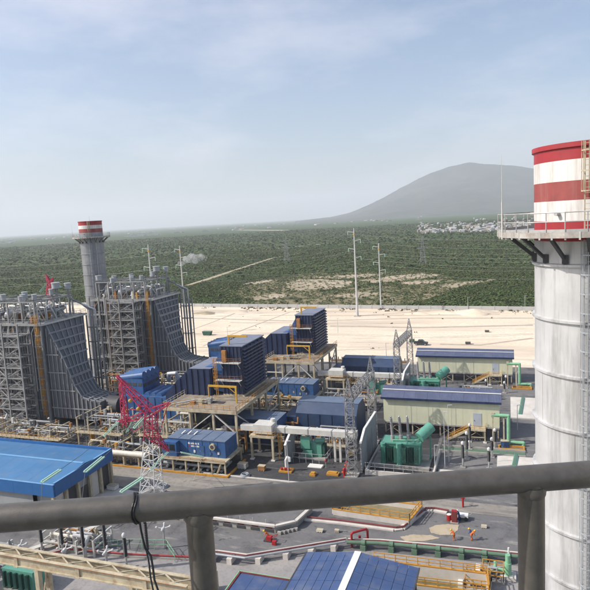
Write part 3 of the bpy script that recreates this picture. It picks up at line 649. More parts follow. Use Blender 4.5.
    # pipe loops, orange valves, lagged elbows
    for i in range(26):
        x = xw+1.0+i*0.72; y = ys+random.uniform(0.3, Wd-2); a = random.uniform(1.5, 4.6)
        MB().path([(x,y,roof),(x,y,roof+a),(x+random.uniform(-1.5,1.5),y+random.uniform(0.8,2.5),roof+a+0.3),(x+0.8,y+2.6,roof+0.1)], random.choice([0.1,0.16,0.22]), 8).build('pipe_loop', random.choice(['pipe_lagging','white_steel','slate_rib','pale_lagging']), t, True)
    for i in range(13):
        x = xw+1+random.uniform(0, 18); y = ys+random.uniform(-0.4, 9)
        b = MB().box(x-0.3,x+0.3,y-0.3,y+0.3,roof+0.02,roof+random.uniform(1.2,2.6)); b.tube((x-0.7,y,roof+1.0),(x+0.7,y,roof+1.0),0.2,8); b.build('valve', random.choice(['rust_orange','orange_yellow','pale_lagging']), t)
    for x in (xw+3, xw+8, xw+12.5, xw+17):
        bx('roof_walkway', 'slate_frame', t, x-0.6, x+0.6, ys+0.2, yn-0.2, roof+2.7, roof+2.8)
        MB().rail([(x-0.6,ys+0.2,roof+2.8),(x-0.6,yn-0.2,roof+2.8)], 1.05, 1.4, 0.05).build('walkway_railing', 'slate_frame', t)
    MB().rail([(xs_[0],ysx[0],roof+ph+0.15),(xs_[-1],ysx[0],roof+ph+0.15),(xs_[-1],ysx[2],roof+ph+0.15)], 0.9, 1.6, 0.05).build('walkway_railing', 'slate_frame', t)
    # pipes and cable runs on the open south face
    for i in range(22):
        x = xe-20.3+i*0.86; z0 = random.uniform(2, 12); MB().path([(x,ys-0.55,z0),(x,ys-0.55,roof-random.uniform(0.5,6)),(x+random.uniform(0.6,2.0),ys-0.6,roof-0.5)], random.choice([0.07,0.11,0.16]), 6).build('face_pipe', random.choice(['pipe_lagging','slate_frame','slate_rib','rust_orange']), t, True)
    # yellow caged ladder down the south-east corner
    b = MB()
    for s in (-0.22, 0.22): b.beam((xe-0.75+s,ys-0.85,1),(xe-0.75+s,ys-0.85,roof+2.6),0.08)
    for z in np.arange(1.2, roof+2.4, 0.35): b.beam((xe-0.97,ys-0.85,z),(xe-0.53,ys-0.85,z),0.04)
    for z in np.arange(3.0, roof+2.4, 1.0):
        b.beam((xe-1.1,ys-0.9,z),(xe-1.1,ys-1.45,z),0.04,0.08); b.beam((xe-0.4,ys-0.9,z),(xe-0.4,ys-1.45,z),0.04,0.08); b.beam((xe-1.1,ys-1.45,z),(xe-0.4,ys-1.45,z),0.04,0.08)
    for x in (xe-1.1, xe-0.75, xe-0.4): b.beam((x,ys-1.46,3.0),(x,ys-1.46,roof+2.4),0.1,0.04)
    b.build('caged_ladder', 'orange_yellow', t)
    # downcomers on the north-east corner, held by a slim frame
    for k in range(3):
        x = xe+1.0+k*0.95; y = yn+1.6
        MB().path([(xe-3,y-3,roof+4.6),(xe-0.5,y-1,roof+2.6),(x,y,roof+0.8),(x,y,1)], 0.26, 8).build('downcomer_pipe', ('pipe_lagging','slate_frame','pipe_lagging')[k], t, True)
    for x, y in ((xe+0.4,yn+0.9),(xe+3.6,yn+0.9),(xe+3.6,yn+2.6)): bx('pipe_frame_column', 'slate_frame', t, x-0.15, x+0.15, y-0.15, y+0.15, 0, roof-2 if x > xe+1 else roof-0.6)
    for z in (8, 13, 18, 22):
        b = MB().beam((xe+0.4,yn+0.9,z),(xe+3.6,yn+0.9,z),0.2,0.25); b.beam((xe+3.6,yn+0.9,z),(xe+3.6,yn+2.6,z),0.2,0.25); b.build('pipe_frame_beam', 'slate_frame', t)
    # rusty working platform at the duct mouth
    z = 9.4; xa2, xb2 = P[-1][0]-3.0, P[-1][0]+3.5
    bx('duct_platform', 'cream_steel', t, xa2, xb2, yn-0.4, yn+3.0, z-0.15, z)
    for x in (xa2, (xa2+xb2)/2, xb2):
        for y in (yn-0.2, yn+2.9): bx('platform_leg', 'cream_steel', t, x-0.13, x+0.13, y-0.13, y+0.13, 0, z-0.15)
    MB().rail([(xa2,yn+2.9,z),(xb2,yn+2.9,z),(xb2,yn-0.3,z)], 1.1, 1.3, 0.06).build('platform_railing', 'rust_orange', t)
    MB().path([(xa2+0.5,yn+1.2,z+0.5),(xa2+2.5,yn+0.8,z+1.4),(xb2-0.2,yn+0.6,z+1.3),(xb2+0.1,yn+0.6,z-2)],0.3,10).build('lagged_pipe', 'pale_lagging', t, True)
    return t
boiler(-108.0, 115.3, 25.9, [(0.0,25.7),(1.2,23.2),(4.3,17.2),(5.5,14.4),(7.1,10.2),(8.9,7.4),(11.0,6.8),(14.6,6.5)], 'nearer slate grey boiler house with stair tower at left edge', False)
boiler(-100.6, 152.4, 26.6, [(0.0,26.4),(1.9,21.2),(3.9,15.6),(5.0,11.6),(6.4,9.0),(8.0,7.8),(10.0,7.3),(13.5,7.0)], 'farther slate grey boiler house venting steam, right of the slim chimney', True)
# small steam plume over the farther boiler
b = MB(); p = GY(178, 263, 166)
for i in range(26):
    u = i/25; b.ball((p.x+u*9.5, p.y+u*1.5, p.z-0.4+1.7*math.sin(u*2.4)+random.uniform(-.6,.6)), (0.35+0.75*math.sin(u*math.pi))*random.uniform(0.6,1.3), 12)
sp = b.build('steam_plume', 'wire', None, True); struct(sp, 'stuff', 'thin white steam drifting right from the farther boiler roof'); sp['category'] = 'steam'
sm = bpy.data.materials.new('steam'); sm.use_nodes = True; sn = sm.node_tree; sn.nodes.clear(); so_ = sn.nodes.new('ShaderNodeOutputMaterial'); sv = sn.nodes.new('ShaderNodeVolumePrincipled')
sv.inputs['Color'].default_value = (1,1,1,1); sv.inputs['Density'].default_value = 0.28; sn.links.new(sv.outputs[0], so_.inputs['Volume']); sp.data.materials.clear(); sp.data.materials.append(sm)
# ================================================================== TURBINE UNITS
def ladder(b, x, y, z0, z1, w_=0.5, cage=True, ax='x'):
    d = Vector((w_/2,0,0)) if ax == 'x' else Vector((0,w_/2,0)); o = Vector((0,-0.7,0)) if ax == 'x' else Vector((0.7,0,0))
    c0 = Vector((x,y,z0)); c1 = Vector((x,y,z1))
    b.beam(c0-d,c1-d,0.07); b.beam(c0+d,c1+d,0.07)
    for z in np.arange(z0+0.3, z1, 0.33): c = Vector((x,y,z)); b.beam(c-d,c+d,0.04)
    if cage:
        for z in np.arange(z0+2.2, z1, 0.9):
            c = Vector((x,y,z)); e = d*1.4; b.beam(c-e,c-e+o,0.04,0.07); b.beam(c+e,c+e+o,0.04,0.07); b.beam(c-e+o,c+e+o,0.04,0.07)
        for s in (-1.4,0,1.4): b.beam(c0+d*s+o+Vector((0,0,2.2)), c1+d*s+o, 0.05)
    return b
def filter_house(x0, x1, y0, y1, zd, zt, xd0, near, which):
    """navy air filter house on its deck, with the duct that runs west from it"""
    t = thing('filter_house', f'{which} navy air filter house with louvred hoods and inlet duct on steel deck', 'filter house', ((x0+x1)/2,(y0+y1)/2,zd))
    bx('body', 'navy_panel', t, x0, x1, y0, y1, zd+0.5, zt-0.2)
    bx('plinth_frame', 'cream_steel', t, x0, x1, y0, y1, zd+0.001, zd+0.5)
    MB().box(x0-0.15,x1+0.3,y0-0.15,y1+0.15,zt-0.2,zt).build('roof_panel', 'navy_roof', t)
    n = 13; h = (zt-0.4-zd-0.9)/n
    for i in range(n):
        z = zd+0.9+i*h
        MB().prism([(x1+0.003,z+h*0.95),(x1+0.62,z+h*0.42),(x1+0.62,z+h*0.12),(x1+0.003,z+h*0.55)], y0+0.1, y1-0.1).build('louvre_hood', 'navy_panel', t)
    for y in np.arange(y0+2.2, y1-1, 2.1): bx('hood_divider', 'navy_panel', t, x1+0.002, x1+0.5, y-0.05, y+0.05, zd+0.9, zt-0.4)
    # south end: ribs, two landings, orange ladder
    for i in range(6):
        x = x0+0.3+i*(x1-x0-0.6)/5; bx('wall_rib', 'navy_panel', t, x-0.08, x+0.08, y0-0.18, y0-0.004, zd+0.5, zt-0.25)
    for k, z in enumerate((zd+3.9, zd+7.9)):
        bx('landing', 'white_steel', t, x0-1.2, x1-0.2, y0-1.5, y0-0.19, z-0.12, z)
        MB().rail([(x0-1.2,y0-1.45,z),(x1-0.2,y0-1.45,z),(x1-0.2,y0-0.25,z)], 1.05, 1.2, 0.05).build('landing_railing', 'rust_orange', t)
        for x in (x0+0.4, x1-0.6): bm_('landing_strut', 'white_steel', t, (x,y0-1.4,z-0.12), (x,y0-0.1,z-1.5), 0.1)
    ladder(MB(), x0-0.6, y0-1.7, zd, zd+9.2).build('caged_ladder', 'orange_yellow', t)
    MB().box(x0+0.6,x0+1.6,y0-0.9,y0-0.2,zd+8,zd+10.6).build('winch_box','rust_orange',t)
    # transition from duct up to the box and the bright ribbed side
    ym = y0+0.8
    hood = MB().prism([(xd0+3.2,zd+1.2),(x0-0.003,zd+0.6),(x0-0.003,zt-0.9),(x0-2.6,zd+6.6),(xd0+3.2,zd+6.2)], ym, y1-1.0).build('transition_hood', 'machine_blue', t)
    for z in np.arange(zd+1.5, zd+6.0, 0.75): bx('hood_rib', 'navy_panel', t, x0-2.4, x0-0.01, ym-0.16, ym-0.003, z, z+0.3)
    # west duct with sloping end
    xa = x0-2.55; d = [(xd0-6.6,zd-1.6),(xa,zd-1.2),(xa,zd+6.2),(xd0+0.2,zd+6.1),(xd0-3.4,zd+3.0),(xd0-6.6,zd-0.2)]
    dd = MB().prism(d, y0-0.4, y1-1.6).build('inlet_duct', 'navy_panel', t)
    MB().prism([(xd0+0.2,zd+6.104),(xa,zd+6.204),(xa,zd+6.3),(xd0+0.2,zd+6.2)], y0-0.5, y1-1.5).build('duct_roof', 'navy_roof', t)
    for i in range(7):
        x = xa-0.4-i*1.55
        zt_ = zd+6.0 if x > xd0+0.2 else zd+6.0-(xd0+0.2-x)*0.86
        if zt_ > zd-0.2: bx('duct_rib', 'navy_panel', t, x-0.1, x+0.1, y0-0.62, y0-0.402, zd-1.1, zt_)
    # two yellow hoist beams
    for (xx, yy, zz, a, hh, lb) in ((x1+0.2, y0-4.6, zd, -6.6, 3.4, 'deck edge'), (x1-3.6, y0+1.2, zt, 4.6, 1.7, 'roof')):
        c = thing('hoist_beam', f'yellow L-shaped hoist beam on the {lb} of the {which} filter house', 'hoist', (xx,yy,zz))
        bx('post', 'safety_yellow', c, xx-0.17, xx+0.17, yy-0.17, yy+0.17, zz+0.001, zz+hh)
        bm_('boom', 'safety_yellow', c, (xx-0.2*np.sign(a),yy,zz+hh+0.2), (xx+a,yy,zz+hh+0.2), 0.24, 0.42)
        bm_('stay', 'safety_yellow', c, (xx,yy,zz+hh*0.6), (xx+a*0.25,yy,zz+hh), 0.14)
        if lb == 'deck edge': bx('post', 'safety_yellow', c, xx+a-0.1, xx+a+0.1, yy-0.1, yy+0.1, zz+0.001, zz+hh)
    # the deck
    X0, X1, Y0, Y1 = x0-9.6 if near else x0-7, x1+2.6, y0-10.0 if near else y0-8.2, y1+2.4
    s = thing('steel_deck', f'cream steel deck on braced columns carrying the {which} filter house', 'platform', ((X0+X1)/2,(Y0+Y1)/2,0))
    bx('floor', 'deck_plate', s, X0+0.2, X1-0.2, Y0+0.2, Y1-0.2, zd-0.16, zd)
    for p, q in (((X0,Y0),(X1,Y0)),((X1,Y0),(X1,Y1)),((X1,Y1),(X0,Y1)),((X0,Y1),(X0,Y0))): bm_('edge_beam', 'cream_steel', s, (*p,zd-0.3), (*q,zd-0.3), 0.22, 0.7)
    cx_ = [X0+0.3, X0+(X1-X0)*0.36, X0+(X1-X0)*0.68, X1-0.3]; cys = [Y0+0.3, Y0+(Y1-Y0)*0.34, Y0+(Y1-Y0)*0.67, Y1-0.3]
    for i, x in enumerate(cx_):
        for j, y in enumerate(cys):
            if 0 < i < 3 and 0 < j < 3: continue
            bx('column', 'cream_steel', s, x-0.22, x+0.22, y-0.22, y+0.22, 0, zd-0.6)
            bx('base_plate', 'concrete', s, x-0.5, x+0.5, y-0.5, y+0.5, -0.05, 0.25)
    bm_('brace', 'white_steel', s, (cx_[1],cys[0],zd-4.8), (cx_[2],cys[0],zd-0.7), 0.2)
    bm_('brace', 'white_steel', s, (cx_[2],cys[0],zd-0.7), (cx_[3],cys[0],zd-5.0), 0.26)
    bm_('tie_beam', 'white_steel', s, (cx_[1],cys[0],zd-5.0), (cx_[3],cys[0],zd-5.0), 0.2, 0.3)
    bm_('tie_beam', 'white_steel', s, (cx_[0],cys[0],zd-3.2), (cx_[1],cys[0],zd-3.2), 0.2, 0.3)
    bm_('brace', 'white_steel', s, (cx_[3],cys[0],zd-0.7), (cx_[3],cys[1],zd-6.0), 0.22)
    bm_('brace', 'white_steel', s, (cx_[3],cys[3],zd-0.7), (cx_[3],cys[2],zd-6.0), 0.22)
    for z in (3.2, 6.2): bm_('tie_beam', 'white_steel', s, (cx_[3],cys[2],z), (cx_[3],cys[3],z), 0.2, 0.25)
    MB().rail([(X0,Y0,zd),(X1,Y0,zd),(X1,Y1,zd)], 1.1, 1.5, 0.07).build('railing', 'orange_yellow', s)
    MB().rail([(X0,Y0,zd),(X0,Y1,zd)], 1.1, 1.5, 0.07).build('railing', 'cream_steel', s)
    MB().rail([(X0+5,Y0+3.2,zd),(X0+9,Y0+3.2,zd),(X0+9,Y0+7,zd)], 1.1, 1.2, 0.07).build('railing', 'cream_steel', s)
    for (a, b_) in (((X0+1,Y0+1.2),(X0+6,Y0+6.5)),((X0+2.6,Y0+1.0),(X0+8.5,Y0+7))): bm_('loose_beam', 'white_steel', s, (*a,zd+0.2), (*b_,zd+0.2), 0.25, 0.3)
    bx('grating_hatch', 'dark_steel', s, x0-0.5, x0+2.6, y0-5.6, y0-4.2, zd+0.01, zd+0.08)
    for i in range(3): bx('deck_locker', ('rust_orange','cream_steel','galvanised')[i], s, x0-4.5+i*1.6, x0-3.4+i*1.6, y0-7.5+i*0.8, y0-6.6+i*0.8, zd, zd+0.7+0.2*i)
    # stair under the deck edge
    b = MB(); x = X1+0.4
    for yy in (Y0-0.2, Y0+0.7): b.beam((x+0.2,yy,zd-8.9),(x-2.6,yy,zd-5.2),0.08,0.28)
    for k in range(12): u = (k+0.5)/12; b.box(x+0.2-2.8*u-0.14,x+0.2-2.8*u+0.14,Y0-0.2,Y0+0.7,zd-8.9+3.7*u,zd-8.86+3.7*u)
    b.build('stair', 'cream_steel', s)
    return t
filter_house(-60.7, -55.5, 117.3, 129.6, 9.3, 20.9, -69.0, True, 'nearer')
filter_house(-57.0, -51.9, 157.4, 169.8, 9.4, 21.0, -65.0, False, 'farther')
def accessory_module(x0, x1, y0, y1, z0, z1, logo, which):
    t = thing('equipment_module', f'bright blue {which}', 'enclosure', ((x0+x1)/2,(y0+y1)/2,0))
    bx('body', 'machine_blue', t, x0, x1, y0, y1, z0, z1-0.12)
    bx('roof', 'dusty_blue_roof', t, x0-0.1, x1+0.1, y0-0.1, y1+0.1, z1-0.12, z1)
    bx('annex', 'machine_blue', t, x0-0.6, x0+2.6, y0-1.3, y0-0.003, z0, z1-0.45)
    for i in range(1, 6):
        a = x0+2.7+(x1-x0-2.7)*i/6; bx('panel_joint', 'machine_blue', t, a-0.05, a+0.05, y0-0.07, y0-0.002, z0+0.1, z1-0.3)
    d = bx('door', 'machine_blue', t, x1-5.6, x1-4.6, y0-0.09, y0-0.003, z0+0.1, z0+2.2); bx('door_handle', 'galvanised', d, x1-5.5, x1-5.4, y0-0.14, y0-0.092, z0+1.0, z0+1.2)
    for i in range(4): bx('roof_joint', 'machine_blue', t, x0+(x1-x0)*(i+1)/5-0.05, x0+(x1-x0)*(i+1)/5+0.05, y0-0.08, y1+0.08, z1+0.001, z1+0.04)
    for k in range(2):
        a = x0-0.35+k*1.45; w_ = bx('window', 'glass_dark', t, a, a+1.1, y0-1.36, y0-1.303, z1-2.1, z1-0.9)
        bx('window_frame', 'dark_steel', w_, a-0.08, a+1.18, y0-1.34, y0-1.306, z1-2.18, z1-2.1)
    MB().tube((x1-2.6,y0-0.5,z1-1.15),(x1-2.6,y0-0.003,z1-1.15),0.62,16).build('round_vent','cream_steel',t,True)
    MB().tube((x1-2.6,y0-0.52,z1-1.15),(x1-2.6,y0-0.501,z1-1.15),0.4,16).build('vent_mouth','dark_steel',t,True)
    for i in range(5): bx('junction_box', random.choice(['white_trim','galvanised','machine_blue']), t, x0+4+i*1.75, x0+4.4+i*1.75, y0-0.12, y0-0.003, z0+0.5+0.2*(i % 3), z0+1.0+0.2*(i % 3))
    for i in range(3):
        MB().tube((x0+2+i*1.4,y0+2.2,z1),(x0+2.6+i*1.4,y0+2.8,z1+0.55),0.16,8).build('roof_vent','pipe_lagging',t,True)
    bx('skid_deck', 'cream_steel', t, x0-1.4, x1+0.8, y0-2.0, y1+0.6, z0-0.3, z0-0.002)
    MB().rail([(x0-1.3,y0-1.95,z0),(x1+0.7,y0-1.95,z0)], 0.35, 2.4, 0.06).build('toe_rail','rust_orange',t)
    for i in range(6):
        for y in (y0-1.7, y1+0.3): x = x0-1.0+i*(x1-x0+1.6)/5; bx('skid_leg', 'cream_steel', t, x-0.14, x+0.14, y-0.14, y+0.14, 0, z0-0.3)
    b = MB(); xx = x1+0.3
    for y in (y0-1.9, y0-1.0): b.beam((xx-1.6,y,0),(xx-0.4,y,z0-0.1),0.07,0.22)
    for k in range(8): u = (k+0.5)/8; b.box(xx-1.6+1.2*u-0.12,xx-1.6+1.2*u+0.12,y0-1.9,y0-1.0,z0*u,z0*u+0.04)
    b.build('stair','cream_steel',t)
    b = MB(); b.box(x0-2,x1+1.6,y0-2.9,y0-2.5,-0.02,0.3); b.box(x1+1.2,x1+1.6,y0-2.5,y1+0.5,-0.02,0.3); b.build('orange_kerb','orange_yellow',t)
    b = MB()
    for i in range(9):
        x = x0+i*1.5; b.tube((x,y0-1,0.3),(x,y0+3.5,0.5),0.25,8)
    b.tube((x0-1,y0-0.5,0.9),(x1,y0-0.5,0.9),0.3,8); b.tube((x0-1,y0+1.2,1.3),(x1,y0+1.2,1.3),0.35,8); b.build('underfloor_piping','silencer_grey',t,True)
    if logo:   # two lines of blurred white lettering with a small red mark
        lx, lz, yq = x0+4.6, z1-1.05, y0-0.012
        b = MB()
        for i, (w_, h) in enumerate(((.26,.36),(.12,.36),(.22,.30),(.26,.36),(.22,.30),(.24,.36),(.12,.30),(.26,.36))):
            a = lx+i*0.31; b.box(a,a+w_,yq,yq+0.006,lz,lz+h)
        for i in range(6): a = lx+0.62+i*0.31; b.box(a,a+(.25,.2,.25,.12,.25,.25)[i],yq,yq+0.006,lz-0.55,lz-0.55+(.3,.36,.3)[i % 3])
        b.build('lettering','white_trim',t)
        MB().prism([(lx+0.05,lz-0.55),(lx+0.5,lz-0.55),(lx+0.28,lz-0.15)], yq, yq+0.006).build('red_mark','fire_red',t)
    return t
accessory_module(-64.6, -51.9, 99.3, 104.6, 2.6, 6.0, True, 'equipment module with dusty roof and white lettering beside the road')
accessory_module(-60.0, -47.0, 140.2, 145.4, 2.6, 6.0, False, 'equipment module half hidden under the farther filter deck')
def generator_house(x0, x1, y0, y1, h, which):
    t = thing('generator_house', f'low dark navy generator house {which}', 'enclosure', ((x0+x1)/2,(y0+y1)/2,0))
    MB().prism([(y0,0),(y1,0),(y1,h*0.72),(y1-2.2,h),(y0+2.2,h),(y0,h*0.72)], x0, x1, 'x').build('body','navy_shed',t)
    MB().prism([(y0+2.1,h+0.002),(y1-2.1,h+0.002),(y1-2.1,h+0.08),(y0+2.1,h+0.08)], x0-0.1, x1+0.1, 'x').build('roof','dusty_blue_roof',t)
    n = int((x1-x0)/2.4)
    for i in range(1, n): x = x0+(x1-x0)*i/n; bx('panel_joint','navy_panel',t,x-0.06,x+0.06,y0-0.08,y0-0.003,0.2,h*0.7)
    bx('door','navy_panel',t,x0+1.2,x0+2.3,y0-0.1,y0-0.004,0.1,2.3)
    for x in (x0+4, x1-4): bx('louvre','dark_steel',t,x-0.8,x+0.8,y0-0.09,y0-0.003,1.2,2.6)
    bx('end_annex','navy_shed',t,x0-3.2,x0-0.004,y0+0.8,y1-0.5,0,h*0.55)
    return t
generator_house(-44.6,-30.8,120,128.5,7.4,'behind the white bus duct')
generator_house(-46,-29.5,164,172,6.6,'in front of the pale sand beside the lattice gantry')
# dark blue cabin between the deck columns
t = thing('electrical_cabin','dark blue cabin standing under the nearer filter deck','cabin',(-50,115,0))
bx('body','navy_shed',t,-58,-46.5,113.5,119,0.3,5.6); bx('roof','dusty_blue_roof',t,-58.1,-46.4,113.4,119.1,5.602,5.7); bx('end_wall','machine_blue',t,-46.498,-46.4,113.6,118.9,0.4,5.5); bx('plinth','concrete',t,-58,-46.5,113.5,119,-0.02,0.298)
for x in (-57,-54,-51,-48): bx('panel_joint','navy_panel',t,x-0.06,x+0.06,113.42,113.497,0.4,5.4)
# gas turbine enclosures with rounded cowls
def turbine(x0, y0, which):
    t = thing('turbine_enclosure', f'bright blue gas turbine enclosure with rounded cowls {which}', 'enclosure', (x0+9,y0+4,0))
    bx('body','machine_blue',t,x0+1.5,x0+19,y0,y0+8.5,2.2,7.6)
    bx('plinth','concrete',t,x0+0.5,x0+19.6,y0-0.4,y0+8.9,-0.02,2.198)
    bx('upper_body','machine_blue',t,x0,x0+6.5,y0+1.2,y0+8.6,7.602,11.4)
    for k in range(4):
        y = y0+2.15+k*1.85; MB().tube((x0-0.2,y,11.2),(x0+6.6,y,12.2),1.0,16).build('cowl','machine_blue',t,True)
        bx('grille','dark_steel',t,x0+6.504,x0+6.56,y-0.7,y+0.7,9.4,10.2)
        bx('grille','dark_steel',t,x0+0.6+k*1.5,x0+1.7+k*1.5,y0+1.14,y0+1.197,9.7,10.5)
    for k in range(3):
        x = x0+7.8+k*1.7; MB().tube((x,y0+0.6,7.6),(x,y0+8,7.6),0.85,16).build('cowl','machine_blue',t,True)
    for i in range(9): bx('wall_rib','machine_blue',t,x0+2.2+i*2,x0+2.36+i*2,y0-0.12,y0-0.003,2.3,7.4)
    for (x, y) in ((14.5,2),(16.5,5.5),(17.5,2.5)): MB().tube((x0+x,y0+y,7.6),(x0+x,y0+y,9.4),0.45,12).build('roof_vent','white_steel',t,True)
    MB().path([(x0+9,y0+9,9),(x0+9.5,y0+8.4,11),(x0+11.5,y0+8.4,11.2),(x0+12,y0+9.2,9.4),(x0+12,y0+9.2,6)],0.55,12).build('lagged_pipe','pipe_lagging',t,True)
    return t
turbine(-90.3, 118.8, 'beside the nearer boiler duct')
turbine(-86.0, 157.2, 'mostly hidden behind the nearer filter duct')
# white bus ducts
def bus_duct(x0, x1, y, z, which):
    t = thing('bus_duct', f'long white enclosed bus duct {which}', 'bus duct', ((x0+x1)/2,y,0))
    n = int((x1-x0)/4.2)
    for i in range(n):
        a = x0+(x1-x0)*i/n; b = x0+(x1-x0)*(i+1)/n
        bx('duct_section','white_steel',t,a+0.02,b-0.02,y-0.75,y+0.75,z-0.55,z+0.55)
        bx('joint_flange','galvanised',t,b-0.1,b+0.1,y-0.82,y+0.82,z-0.6,z+0.6)
    for x in (x1-4.5, x1-3.4):
        bx('support_leg','white_steel',t,x-0.2,x+0.2,y-0.2,y+0.2,0,z-0.62)
    # support table with big box
    xa, xb = x0+3.0, x0+7.6
    for x in (xa, xb):
        for yy in (y-2.2, y+1.6): bx('support_leg','cream_steel',t,x-0.2,x+0.2,yy-0.2,yy+0.2,0,z-1.3); bx('base_plate','white_trim',t,x-0.4,x+0.4,yy-0.4,yy+0.4,-0.02,0.2)
    bx('support_table','cream_steel',t,xa-0.4,xb+0.4,y-2.4,y+1.8,z-1.3,z-0.9)
    MB().rail([(xa-0.3,y-2.3,z-0.9),(xb+0.4,y-2.3,z-0.9),(xb+0.4,y+1.7,z-0.9)],0.9,1.3,0.06).build('railing','orange_yellow',t)
    bx('junction_chamber','white_steel',t,xa+0.4,xb-0.2,y-1.9,y+1.3,z-0.55,z+1.25)
    MB().tube((xb-0.8,y+0.6,z+1.25),(xb-0.8,y+0.6,z+1.9),0.5,10).build('breather','white_steel',t,True)
    ladder(MB(), xb+0.9, y-1.2, 0, z-0.4, 0.5, True, 'y').build('caged_ladder','orange_yellow',t)
    return t
bus_duct(-52.3,-27.9,108.2,5.9,'crossing in front of the nearer generator house')
bus_duct(-49.0,-24.5,151.5,5.9,'crossing in front of the farther generator house')
# concrete firewalls with a white diagonal pipe on top
def firewall(x, y0, y1, h, lb):
    t = thing('firewall', lb, 'wall', (x,(y0+y1)/2,0))
    MB().prism([(y0,-0.02),(y1,-0.02),(y1,h),(y0+3.5,h),(y0,h-1.6)], x-0.15, x+0.15, 'x').build('wall','grey_wall',t)
    MB().beam((x,y0-0.1,h-1.5),(x,y0+3.5,h+0.12),0.42,0.22).beam((x,y0+3.5,h+0.12),(x,y1,h+0.12),0.42,0.22).build('coping','white_trim',t)
    for k in range(4): bx('joint','grey_wall',t,x+0.151,x+0.2,y0+0.5+k*(y1-y0-1)/3,y0+0.7+k*(y1-y0-1)/3,0,h-1.7)
firewall(-26.2,104.2,118.0,7.2,'grey firewall with white coping left of the big green transformer')
firewall(-41.6,104.8,110,5.4,'small grey firewall with bent white coping left of the small green transformer')
firewall(-25.5,147.6,160.5,7.0,'grey firewall with white coping under the farther lattice gantry')
